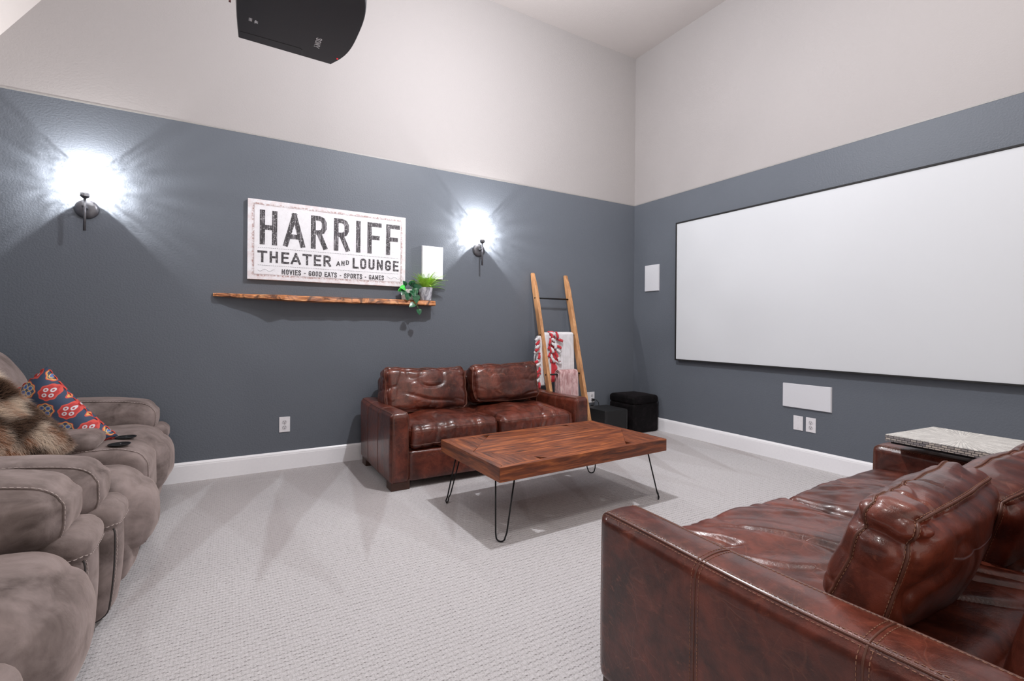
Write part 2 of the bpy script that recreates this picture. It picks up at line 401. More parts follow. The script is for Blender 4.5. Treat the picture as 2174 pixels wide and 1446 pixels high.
# ------------------------------------------------------------ wall things
def duplex(name, loc, face, label, sw=True, group=None, blank=False):
    """wall plate facing -Y (face 0) or -X (face 1)"""
    rt = empty(name, loc, label, 'wall plate' if blank else 'outlet', 0 if face == 0 else -PI/2, group)
    MB().box((-.038, -.006, -.0585), (.038, 0, .0585)).obj('plate', M_plate, rt, bevel=.002)
    if not blank:
        for z in (.02, -.02):
            rc = MB().lathe([(.0165, 0), (.0165, .002), (.0155, .003)], 20, ax='y', o=(0, -.006, z)).obj('receptacle', plain('socket_white', (0.58, 0.57, 0.60), .4), rt)
            mb = MB(); mb.box((-.0075, -.0096, z+.001), (-.0055, -.0088, z+.009)); mb.box((.0055, -.0096, z+.001), (.0075, -.0088, z+.009))
            mb.lathe([(.003, 0), (.003, .0008)], 10, ax='y', o=(0, -.0088, z-.008)); mb.obj('slots', M_slot, rc)
    for z in ((.042, -.042) if blank else (0,)):
        MB().lathe([(.003, 0), (.0025, .0012)], 10, ax='y', o=(0, -.0058, z)).obj('screw', plain('screw_grey', (.4, .4, .42), .4), rt)
    return rt
duplex('wall_outlet', (-3.671, 0, .343), 0, 'white duplex outlet alone on the grey wall left of the loveseat')
duplex('wall_outlet', (-.622, 0, .350), 0, 'white outlet with black plugs just above the black subwoofer')
duplex('wall_plate', (-.702, 0, .350), 0, 'white wall plate half hidden behind foot of wooden ladder', blank=True)
duplex('wall_plate', (0, -1.875, .337), 1, 'blank white wall plate, left of the pair below the screen', blank=True)
duplex('wall_outlet', (0, -1.975, .337), 1, 'white duplex outlet, right of the pair below the screen')

def panel_speaker(loc, w_, h_, face, label):
    rt = empty('wall_speaker', loc, label, 'speaker', 0 if face == 0 else -PI/2)
    MB().box((-w_/2, -.016, -h_/2), (w_/2, 0, h_/2)).obj('grille', M_grille, rt, bevel=.003)
    MB().box((-w_/2-.002, -.006, -h_/2-.002), (w_/2+.002, 0, h_/2+.002)).obj('frame', M_plate, rt)
    return rt
panel_speaker((-2.48, 0, 1.678), .195, .29, 0, 'white rectangular wall speaker behind the fern beside the sign')
panel_speaker((0, -.281, 1.667), .198, .288, 1, 'small upright white wall speaker between corner and screen')
panel_speaker((0, -1.94, .559), .376, .193, 1, 'wide white wall speaker centred below the screen')

# projection screen on the right wall
sc = empty('projection_screen', (0, -1.925, .78), 'large white projection screen in thin black frame', 'screen')
y0, y1, z0, z1 = -1.285, 1.285, 0.0, 1.428
MB().box((-.045, y0+.012, z0+.012), (-.030, y1-.012, z1-.012)).obj('screen_surface', M_screen, sc)
mb = MB(); fw = .014
mb.box((-.052, y0, z0), (0, y0+fw, z1)); mb.box((-.052, y1-fw, z0), (0, y1, z1)); mb.box((-.052, y0+fw, z0), (0, y1-fw, z0+fw)); mb.box((-.052, y0+fw, z1-fw), (0, y1-fw, z1))
mb.obj('frame', M_blackfr, sc, bevel=.002)

# ------------------------------------------------------------ lettering (stroke font)
GL = {  # strokes in a 0..w x 0..1 box
 'H': (.62, [[(.1, 0), (.1, 1)], [(.52, 0), (.52, 1)], [(.1, .5), (.52, .5)]]),
 'A': (.68, [[(.04, 0), (.34, 1)], [(.34, 1), (.64, 0)], [(.15, .27), (.53, .27)]]),
 'R': (.62, [[(.1, 0), (.1, 1)], [(.1, 1), (.34, 1), (.45, .96), (.51, .86), (.51, .66), (.45, .55), (.34, .5), (.1, .5)], [(.3, .5), (.54, 0)]]),
 'I': (.22, [[(.11, 0), (.11, 1)]]),
 'F': (.54, [[(.1, 0), (.1, 1)], [(.1, 1), (.52, 1)], [(.1, .52), (.44, .52)]]),
 'T': (.58, [[(.29, 0), (.29, 1)], [(.02, 1), (.56, 1)]]),
 'E': (.54, [[(.1, 0), (.1, 1)], [(.1, 1), (.52, 1)], [(.1, .52), (.46, .52)], [(.1, 0), (.52, 0)]]),
 'N': (.64, [[(.1, 0), (.1, 1)], [(.1, 1), (.54, 0)], [(.54, 0), (.54, 1)]]),
 'D': (.62, [[(.1, 0), (.1, 1)], [(.1, 1), (.32, 1), (.46, .93), (.52, .8), (.52, .2), (.46, .07), (.32, 0), (.1, 0)]]),
 'L': (.52, [[(.1, 0), (.1, 1)], [(.1, 0), (.5, 0)]]),
 'O': (.62, [[(.31, 1), (.18, .96), (.1, .84), (.1, .16), (.18, .04), (.31, 0), (.44, .04), (.52, .16), (.52, .84), (.44, .96), (.31, 1)]]),
 'U': (.62, [[(.1, 1), (.1, .16), (.18, .04), (.31, 0), (.44, .04), (.52, .16), (.52, 1)]]),
 'G': (.62, [[(.52, .78), (.5, .9), (.42, .98), (.31, 1), (.18, .96), (.1, .84), (.1, .16), (.18, .04), (.31, 0), (.44, .04), (.52, .16), (.52, .44), (.34, .44)]]),
 'M': (.76, [[(.1, 0), (.1, 1)], [(.1, 1), (.38, .25)], [(.38, .25), (.66, 1)], [(.66, 1), (.66, 0)]]),
 'V': (.62, [[(.04, 1), (.31, 0)], [(.31, 0), (.58, 1)]]),
 'S': (.6, [[(.52, .8), (.48, .93), (.38, 1), (.24, 1), (.13, .93), (.1, .78), (.14, .64), (.3, .53), (.45, .42), (.52, .26), (.49, .09), (.38, 0), (.22, 0), (.12, .07), (.08, .2)]]),
 'P': (.6, [[(.1, 0), (.1, 1)], [(.1, 1), (.36, 1), (.47, .95), (.52, .84), (.52, .6), (.46, .5), (.36, .46), (.1, .46)]]),
 'Y': (.6, [[(.04, 1), (.3, .48)], [(.56, 1), (.3, .48)], [(.3, .48), (.3, 0)]]),
 'K': (.6, [[(.1, 0), (.1, 1)], [(.52, 1), (.1, .42)], [(.24, .6), (.54, 0)]]),
 '4': (.6, [[(.42, 0), (.42, 1)], [(.42, 1), (.06, .3)], [(.06, .3), (.56, .3)]]),
 '-': (.4, [[(.12, .45), (.28, .45)]]), ' ': (.3, [])}
def text_width(s, h, tr, xs=1): return sum(GL[c][0]*h*xs+tr for c in s)-tr
def letter_mesh(mb, ch, x, y, h, sw, xs=1.0, serif=0.0, xf=None, th=.0012):
    """flat printed letter with thickness th in plane (x,y), y up; xf maps (x,y,d) to 3D"""
    wd, st = GL[ch]; hh = h-sw
    def P(a): return (x+a[0]*h*xs, y+sw/2+a[1]*hh)
    k = 0
    for s_ in st:
        pts = [Vector(P(a)) for a in s_]
        n = len(pts); Lf = []; Rt = []
        for i in range(n):
            a = pts[i]-pts[i-1] if i else pts[1]-pts[0]; b = pts[i+1]-pts[i] if i < n-1 else a
            a = a.normalized(); b = b.normalized(); na = Vector((-a.y, a.x)); nb = Vector((-b.y, b.x)); m_ = (na+nb).normalized(); d = 1/max(.5, m_.dot(na))
            ext = Vector((0, 0))
            if i == 0: ext = -a*sw*.48
            if i == n-1: ext = b*sw*.48
            if s_[0] == s_[-1]: ext = Vector((0, 0))
            if s_[0] == s_[-1] and i in (0, n-1):
                e = (pts[1]-pts[0]).normalized(); e2 = (pts[-1]-pts[-2]).normalized(); m_ = (Vector((-e.y, e.x))+Vector((-e2.y, e2.x))).normalized(); d = 1
            Lf.append(pts[i]+m_*d*sw/2+ext); Rt.append(pts[i]-m_*d*sw/2+ext)
        for i in range(n-1):
            q = [Lf[i], Rt[i], Rt[i+1], Lf[i+1]]; dz = th+.00004*k; k += 1
            mb.add([xf(p.x, p.y, 0) for p in q]+[xf(p.x, p.y, dz) for p in q], [(4, 5, 6, 7), (0, 3, 2, 1), (0, 1, 5, 4), (1, 2, 6, 5), (2, 3, 7, 6), (3, 0, 4, 7)])
        if serif and s_[0] != s_[-1]:
            for e in (pts[0], pts[-1]):
                q = [(e.x-serif, e.y-sw*.35), (e.x+serif, e.y-sw*.35), (e.x+serif, e.y+sw*.35), (e.x-serif, e.y+sw*.35)]
                mb.add([xf(a, b, 0) for a, b in q]+[xf(a, b, th*1.1) for a, b in q], [(4, 5, 6, 7), (0, 3, 2, 1), (0, 1, 5, 4), (1, 2, 6, 5), (2, 3, 7, 6), (3, 0, 4, 7)])

def m_print(streak):
    t = NT('worn_black_print' if streak else 'small_black_print'); v = t.obj()
    n = t.noise(t.mapv(v, (95 if streak else 60, 1, 9 if streak else 40)), 1.0, 3, .6)
    sp = t.noise(v, 120, 2, .7)
    f_ = t.ramp(n, [(.5, 0.0), (.66, .55 if streak else .25)])
    g_ = t.ramp(sp, [(.60, 0.0), (.66, 1.0)])
    c = t.mix(f_, (0.035, 0.03, 0.036), (0.42, 0.40, 0.44)); c = t.mix(g_, c, (0.55, 0.54, 0.56))
    t.set(Base_Color=c, Roughness=.6); return t.m
M_print1 = m_print(True); M_print2 = m_print(False)
def m_sign():
    t = NT('distressed_white_tin_print'); v = t.obj(); s = t.sep(v)
    W2, H2 = .594, .298
    dx = t.ma('SUBTRACT', W2, t.ma('ABSOLUTE', s[0])); dz = t.ma('SUBTRACT', H2, t.ma('ABSOLUTE', s[2])); d = t.ma('MINIMUM', dx, dz)
    nz = t.noise(v, 22, 4, .65); nf = t.noise(v, 75, 3, .7)
    edge = t.ramp(t.ma('ABSOLUTE', t.ma('SUBTRACT', t.ma('ADD', d, t.ma('MULTIPLY', t.ma('SUBTRACT', nz, .5), .02)), .032)), [(.0, 1.0), (.011, 0.0)])
    rust = t.ma('MULTIPLY', edge, t.ramp(nf, [(.40, 0.0), (.62, 1.0)]))
    line = t.ma('MULTIPLY', t.ramp(t.ma('ABSOLUTE', t.ma('SUBTRACT', d, .038)), [(.0, .7), (.0022, 0.0)]), t.ramp(nz, [(.35, 0.0), (.55, 1.0)]))
    spot = t.ramp(t.noise(v, 190, 2, .6), [(.66, 0.0), (.73, .8)])
    base = t.mix(t.ramp(t.noise(v, 14, 4, .7), [(.4, 0.0), (.7, .5)]), (0.80, 0.80, 0.84), (0.66, 0.65, 0.68))
    base = t.mix(t.ma('MULTIPLY', t.ramp(d, [(.0, .45), (.07, 0.0)]), t.ramp(nz, [(.4, 0.0), (.6, 1.0)])), base, (0.60, 0.42, 0.41))
    base = t.mix(rust, base, (0.30, 0.12, 0.09)); base = t.mix(line, base, (0.16, 0.10, 0.10)); base = t.mix(spot, base, (0.25, 0.22, 0.22))
    t.set(Base_Color=base, Roughness=.6); return t.m
sg = empty('wall_sign', (-3.335, 0, 1.745), 'white distressed sign with HARRIFF THEATER AND LOUNGE lettering', 'sign')
MB().box((-.597, -.036, -.298), (.597, -.002, .298)).obj('canvas_panel', m_sign(), sg, bevel=.002)
xf = lambda x, y, d: (x, -.0362-d, y)
def line_of(s, x0, x1, y, h, sw, mat, name='lettering', tr=None, base=lambda u: 0.0, skip=1):
    tw = sum(GL[c][0] for c in s); n = len(s); tr = (x1-x0)*.022 if tr is None else tr
    xs = (x1-x0-tr*(n-1))/(tw*h); x = x0
    for k, c in enumerate(s):
        if GL[c][1]:
            mb = MB(); letter_mesh(mb, c, x, y+base(k), h, sw, xs, xf=xf); mb.obj('letter', mat, sg)
        x += GL[c][0]*h*xs+tr
line_of('HARRIFF', -.520, .532, -.036, .260, .035, M_print1, tr=.050)
line_of('THEATER', -.527, -.012, -.169, .087, .0155, M_print2, tr=.020)
line_of('AND', .030, .126, -.158, .038, .008, M_print2, tr=.010, base=lambda k: (0, .006, .014)[k])
line_of('LOUNGE', .155, .532, -.169, .087, .0155, M_print2, tr=.018)
mbx = MB()
line_of('MOVIES - GOOD EATS - SPORTS - GAMES', -.368, .411, -.252, .040, .0070, M_print2, tr=.0065)
for zz in (-.060, -.192):
    mbx = MB()
    for k in range(84): mbx.box((-.528+k*.0127, -.0372, zz), (-.522+k*.0127, -.036, zz+.0025))
    mbx.obj('dotted_rule', M_print2, sg)['kind'] = 'stuff'
for s0, x0 in ((1, -.53), (-1, .55)):
    MB().tube([(x0+s0*k*.0075, -.0365, -.228-.008*math.sin(k*.75)) for k in range(16)], .0008, 4).obj('flourish', M_print2, sg)

# ------------------------------------------------------------ live-edge shelf
dp = [(-4.146, .012), (-4.12, .040), (-4.02, .062), (-3.93, .082), (-3.85, .098), (-3.78, .112), (-3.73, .138), (-3.69, .150), (-3.65, .142), (-3.60, .132), (-3.52, .136), (-3.42, .130), (-3.3, .133), (-3.1, .130), (-2.95, .128), (-2.8, .131), (-2.7, .129), (-2.6, .134), (-2.53, .130), (-2.51, .118), (-2.487, .112)]
xs_, ds_ = zip(*dp); shelf = empty('wall_shelf', (-3.3, 0, 1.287), 'live-edge wooden shelf below the sign with tapered left end', 'shelf')
V, F = [], []; NP = 120; K = 10
for i in range(NP+1):
    x = xs_[0]+(xs_[-1]-xs_[0])*i/NP; d = float(np.interp(x, xs_, ds_))+.004*math.sin(x*31)*math.sin(x*13+1)
    th = .045*min(1, .5+.9*(x-xs_[0])); zb = .002*math.sin(x*9); ztop = .046+.0*zb
    zl = ztop-th
    V += [(x+3.3, 0, zl), (x+3.3, -d*.55, zl), (x+3.3, -d*.94, zl+.001), (x+3.3, -d, zl+th*.14+.002*math.sin(x*57)), (x+3.3, -d*.985, zl+th*.45), (x+3.3, -d*.955+.003*math.sin(x*43), zl+th*.75), (x+3.3, -d*.90, zl+th*.97), (x+3.3, -d*.84, ztop), (x+3.3, -d*.4, ztop), (x+3.3, 0, ztop)]
for i in range(NP): F += [(i*K+k, (i+1)*K+k, (i+1)*K+(k+1) % K, i*K+(k+1) % K) for k in range(K)]
F += [tuple(range(K)), tuple(NP*K+k for k in range(K-1, -1, -1))]
mesh_obj('board', V, F, M_shelf, shelf)
ZSH = 1.333
# ------------------------------------------------------------ sconces
def m_shade():
    t = NT('ribbed_glass_shade'); v = t.obj(); s = t.sep(v)
    ang = t.ma('ARCTAN2', s[0], s[1]); 
    n = t.noise(t.comb(t.ma('MULTIPLY', ang, 5.0), t.ma('MULTIPLY', s[2], 45.0), 0.0), 2.0, 4, .7)
    k = t.ramp(n, [(.42, .40), (.58, 1.0)])
    tr = t.n('ShaderNodeBsdfTransparent', i_Color=k).outputs[0]; gl = t.n('ShaderNodeBsdfTranslucent', i_Color=(.95, .95, .95)).outputs[0]
    gs = t.n('ShaderNodeBsdfGlossy', i_Color=(.9, .9, .9), i_Roughness=.12).outputs[0]
    m1 = t.n('ShaderNodeMixShader', i_0=.12, i_1=tr, i_2=gl).outputs[0]; m2 = t.n('ShaderNodeMixShader', i_0=.05, i_1=m1, i_2=gs).outputs[0]
    t.t.links.new(m2, t.out.inputs[0]); return t.m
M_shade = m_shade()
t_ = NT('frosted_glass_base'); t_.t.links.new(t_.n('ShaderNodeBsdfTranslucent', i_Color=(.9, .9, .9)).outputs[0], t_.out.inputs[0]); M_frost = t_.m
M_fix = plain('brushed_dark_nickel', (0.14, 0.14, 0.155), .35, .7)
def m_emit(name, col, st):
    t = NT(name); t.set(Base_Color=col); t.b.inputs['Emission Color'].default_value = (*col, 1); t.b.inputs['Emission Strength'].default_value = st; return t.m
def m_bulb():
    t = NT('glowing_bulb'); e = t.n('ShaderNodeEmission', i_Color=(1.0, .97, .93), i_Strength=40.0).outputs[0]; tr = t.n('ShaderNodeBsdfTransparent').outputs[0]
    t.t.links.new(t.n('ShaderNodeMixShader', i_0=.12, i_1=tr, i_2=e).outputs[0], t.out.inputs[0]); return t.m
M_bulb = m_bulb()
def sconce(x, yc, zc, label, off, power):
    rt = empty('wall_sconce', (x, 0, zc), label, 'wall lamp')
    MB().lathe([(.062, 0), (.062, .006), (.058, .014), (.045, .021), (.025, .025), (.004, .026)], 40, ax='y').obj('backplate', M_fix, rt, True)
    MB().lathe([(.013, .02), (.013, .03), (.008, .034), (.008, -yc)], 16, ax='y', o=(off*.0, 0, 0)).obj('arm', M_fix, rt, True)
    MB().lathe([(.0075, -.155), (.0075, .055)], 14, o=(off, yc, 0)).obj('rod', M_fix, rt, True)
    MB().lathe([(.012, .050), (.024, .060), (.024, .082), (.012, .086)], 24, o=(off, yc, 0)).obj('cup', M_fix, rt, False)
    sh = MB().lathe([(.0, -.001), (.057, -.001), (.057, .003), (.0, .003)], 32, o=(off, yc, .087)).obj('shade_base', M_frost, rt)
    sh = MB().lathe([(.060, 0), (.060, .142)], 48, caps=False).obj('glass_shade', M_shade, rt, True); sh.location = (off, yc, .086)
    MB().lathe([(.008, .09), (.010, .12), (.020, .14), (.025, .157), (.022, .172), (.010, .182), (.001, .184)], 16, o=(off, yc, 0)).obj('bulb', M_bulb, rt, True)
    return rt, (x+off, yc, zc+.157)
for (x, zc, off, lb, pw) in ((-4.84, 1.845, .008, 'lit wall sconce above the recliners, left of the sign', 42), (-2.018, 1.834, -.010, 'lit wall sconce between the fern shelf and the ladder', 42)):
    rt, lp = sconce(x, -.10, zc, lb, off, pw)
    lo = lamp('bulb_light', lp, pw, .0035, (1.0, .985, .97)); lo.parent = rt; lo.location = (lp[0]-x, lp[1], lp[2]-zc)
for o in bpy.data.objects:
    if o.name.startswith('bulb') and o.type == 'MESH': o.visible_shadow = True

# ------------------------------------------------------------ plants on the shelf
def m_leaf(name, a, b, rough=.45):
    t = NT(name); v = t.obj(); t.set(Base_Color=t.mix(t.ramp(t.noise(v, 35, 3), [(.35, 0.0), (.65, 1.0)]), a, b), Roughness=rough)
    t.b.inputs['Subsurface Weight'].default_value = 0; return t.m
M_fern = m_leaf('bright_fern_green', (0.28, 0.55, 0.04), (0.55, 0.82, 0.12)); M_fern2 = m_leaf('mid_fern_green', (0.07, 0.22, 0.05), (0.16, 0.38, 0.09))
M_pothos = m_leaf('deep_pothos_green', (0.008, 0.060, 0.024), (0.022, 0.135, 0.055), .28); M_pb = m_leaf('fresh_green', (0.02, 0.45, 0.03), (0.05, 0.62, 0.06))
def m_marble():
    t = NT('grey_marbled_ceramic'); v = t.obj(); n = t.noise(t.mapv(v, (1, 1, .5), (0, .4, .3)), 14, 5, .6, 2.2)
    t.set(Base_Color=t.ramp(n, [(.40, (0.22, 0.22, 0.26)), (.52, (0.50, 0.51, 0.56)), (.62, (0.66, 0.66, 0.70))]), Roughness=.4); return t.m
fp = empty('potted_fern', (-2.563, -.067, ZSH), 'bright green fern in grey marbled pot on the shelf', 'plant')
MB().lathe([(.046, 0), (.048, .003), (.060, .110), (.060, .114), (.055, .114), (.052, .098)], 36).obj('pot', m_marble(), fp, False)
MB().lathe([(.052, .094), (.052, .100)], 24).obj('soil', M_slot, fp)
for k in range(84):
    az = rng.uniform(0, 2*PI); el = rng.uniform(.2, 1.4); L = rng.uniform(.13, .225)*(1.0 if el < .9 else .8)
    if math.sin(az) > .3: L *= .55
    pts = []; p = Vector((.02*math.cos(az), .02*math.sin(az), .10)); e = el+.25
    for q in range(9):
        pts.append(p.copy()); p = p+Vector((math.cos(az)*math.cos(e), math.sin(az)*math.cos(e), math.sin(e)))*L/8; e -= .13
        if p.y > .058: p.y = .058
    mb = MB().tube(pts, [.0011*(1-.09*i) for i in range(9)], 4)
    for i in range(1, 9):
        t_ = (pts[i]-pts[i-1]).normalized(); sd = t_.cross(Vector((0, 0, 1)));
        if sd.length < .1: sd = Vector((-math.sin(az), math.cos(az), 0))
        sd.normalize(); wl_ = .024*(1-abs(i-3.5)/6.5)
        for s0 in (-1, 1):
            for sub in (0, .5):
                b = pts[i-1].lerp(pts[i], sub+.1); tip = b+sd*s0*wl_+t_*wl_*.55-Vector((0, 0, wl_*.2))
                c_ = b+t_*.0035; mid = b.lerp(tip, .5)+t_*.0042
                mb.add([b, c_, mid, tip, b.lerp(tip, .5)-t_*.001], [(0, 1, 2, 4), (4, 2, 3)])
    mb.obj('frond', M_fern if (k % 3 or el > .8) else M_fern2, fp)
def heart(L):
    pts = [(0, 0)]
    out = [(.0, .0), (.10, -.12), (.28, -.18), (.45, -.10), (.52, .08), (.50, .30), (.38, .55), (.20, .80), (0, 1.0)]
    return [(x*L, y*L) for x, y in out]
def leaf(mb, base, direc, nrm, L):
    d = Vector(direc).normalized(); n_ = Vector(nrm); n_ = (n_-d*n_.dot(d)).normalized(); s_ = d.cross(n_)
    o = heart(L); ctr = []; R_, L_ = [], []
    for (x, y) in o:
        cz = -.10*(y/L)**2*L*1.2; ctr.append(Vector(base)+d*y+n_*cz)
        R_.append(Vector(base)+d*y+s_*x+n_*(cz+.18*x)); L_.append(Vector(base)+d*y-s_*x+n_*(cz+.18*x))
    m_ = len(o); v = ctr+R_+L_
    mb.add(v, [(i, i+1, m_+i+1, m_+i) for i in range(m_-1)]+[(i+1, i, 2*m_+i, 2*m_+i+1) for i in range(m_-1)])
pp = empty('potted_pothos', (-2.728, -.070, ZSH), 'trailing dark green pothos in small white pot on the shelf', 'plant')
MB().lathe([(.047, 0), (.049, .003), (.053, .088), (.053, .091), (.049, .091), (.046, .078)], 36).obj('pot', plain('speckled_white_ceramic', (0.62, 0.60, 0.57), .5, bump=(90, .3, .001)), pp)
MB().lathe([(.046, .072), (.046, .079)], 24).obj('soil', M_slot, pp)
LV = [(-.018, -.062, .048, (-.15, -.35, -1), .048, 0), (.040, -.066, .088, (.25, -.3, -1), .046, 0), (-.045, -.055, .098, (-.8, -.4, .1), .040, 1), (.0, -.055, .112, (.0, -.7, .35), .050, 0), (.05, -.045, .105, (.7, -.5, .15), .050, 0),
      (-.03, -.03, .120, (-.4, -.4, .6), .042, 0), (.025, -.02, .128, (.3, -.4, .6), .044, 0), (.046, -.085, .030, (.05, -.2, -1), .050, 0), (.025, -.088, -.038, (-.8, -.2, -.45), .040, 0), (.072, -.085, -.085, (.1, -.3, -1), .036, 0),
      (-.05, -.06, .070, (-.5, -.4, -.6), .040, 0), (.018, -.070, .070, (.2, -.5, -.8), .044, 0), (-.058, -.03, .085, (-.9, -.3, -.3), .034, 1)]
for (x, y, z, d, L, fr) in LV:
    mb = MB(); leaf(mb, (x, y, z), d, (.15*rng.randn(), -1, .45), L*1.25); lo = mb.obj('leaf', M_pb if fr else M_pothos, pp, True)
    if fr: lo['label'] = 'fresh light green leaf'
MB().tube([(0, -.03, .085), (.02, -.055, .110), (.040, -.075, .085), (.046, -.084, .02), (.045, -.087, -.03), (.060, -.088, -.06), (.072, -.086, -.088)], .0014, 6).obj('vine', M_fern2, pp, True)
MB().tube([(.045, -.087, -.02), (.036, -.088, -.032), (.025, -.088, -.038)], .0011, 5).obj('vine', M_fern2, pp, True)

# ------------------------------------------------------------ coffee table
ct = empty('coffee_table', (-2.255, -1.586, 0), 'low stained wooden plank table on black hairpin legs', 'coffee table', math.radians(1.9))
HL, HWD, ZT, ZB, FR = .6275, .3575, .395, .318, .036
def rail(poly, mat): MB().prism(poly, ZB, ZT).obj('rail', mat, ct, bevel=.0025)
rail([(-HL, -HWD), (HL, -HWD), (HL-FR, -HWD+FR), (-HL+FR, -HWD+FR)], M_tabx); rail([(HL, HWD), (-HL, HWD), (-HL+FR, HWD-FR), (HL-FR, HWD-FR)], M_tabx)
rail([(HL, -HWD), (HL, HWD), (HL-FR, HWD-FR), (HL-FR, -HWD+FR)], M_taby); rail([(-HL, HWD), (-HL, -HWD), (-HL+FR, -HWD+FR), (-HL+FR, HWD-FR)], M_taby)
iv = HWD-FR-.0005; iu = HL-FR-.0005
tu, su, sv = .585, .285, iv        # hexagon tip and shoulder
def hexu(v): return tu-(tu-su)*abs(v)/.335
nb = 7; bw = 2*iv/nb
for k in range(nb):
    v0 = -iv+k*bw+.0006; v1 = v0+bw-.0012
    poly = []
    if v0 < 0 < v1: poly = [(-hexu(v0), v0), (hexu(v0), v0), (tu, 0), (hexu(v1), v1), (-hexu(v1), v1), (-tu, 0)]
    else: poly = [(-hexu(v0), v0), (hexu(v0), v0), (hexu(v1), v1), (-hexu(v1), v1)]
    MB().prism(poly, ZT-.020, ZT-.0012+.0004*(k % 3)).obj('plank', M_tabx, ct, bevel=.0008, seg=1)
ue = [.350, .432, .514, iu]
for su_ in (-1, 1):
    for sv_ in (-1, 1):
        for a, b in zip(ue, ue[1:]):
            a2, b2 = a+.0006, b-.0006
            va = max(0.0006, (tu-a2)/(tu-su)*.335+.001); vb = max(.0006, (tu-b2)/(tu-su)*.335+.001)
            poly = [(su_*a2, sv_*va), (su_*b2, sv_*vb), (su_*b2, sv_*iv), (su_*a2, sv_*iv)]
            if su_*sv_ < 0: poly = poly[::-1]
            MB().prism(poly, ZT-.020, ZT-.0010).obj('plank', M_taby, ct, bevel=.0008, seg=1)
for sx in (-1, 1):
    for sy in (-1, 1):
        d = Vector((sx, -sy, 0)).normalized()  # plane of the hairpin
        top = Vector((sx*(HL-.085), sy*(HWD-.085), ZB-.001)); ft = Vector((sx*(HL-.030), sy*(HWD-.036), .0045)); pts = []
        pts.append(top+d*.052); pts.append((top+d*.052).lerp(ft+d*.026, .86)); 
        for k in range(0, 9):
            a = -k*PI/8; pts.append(ft+Vector((0, 0, .022))+d*(.024*math.cos(a))+Vector((0, 0, .022*math.sin(a))))
        pts.append((top-d*.052).lerp(ft-d*.026, .86)); pts.append(top-d*.052)
        lg = MB().tube(pts, .0042, 8).obj('leg', M_black, ct, True)
        MB().box((top.x-.055, top.y-.055, ZB-.004), (top.x+.055, top.y+.055, ZB+.0)).obj('mounting_plate', M_black, lg)

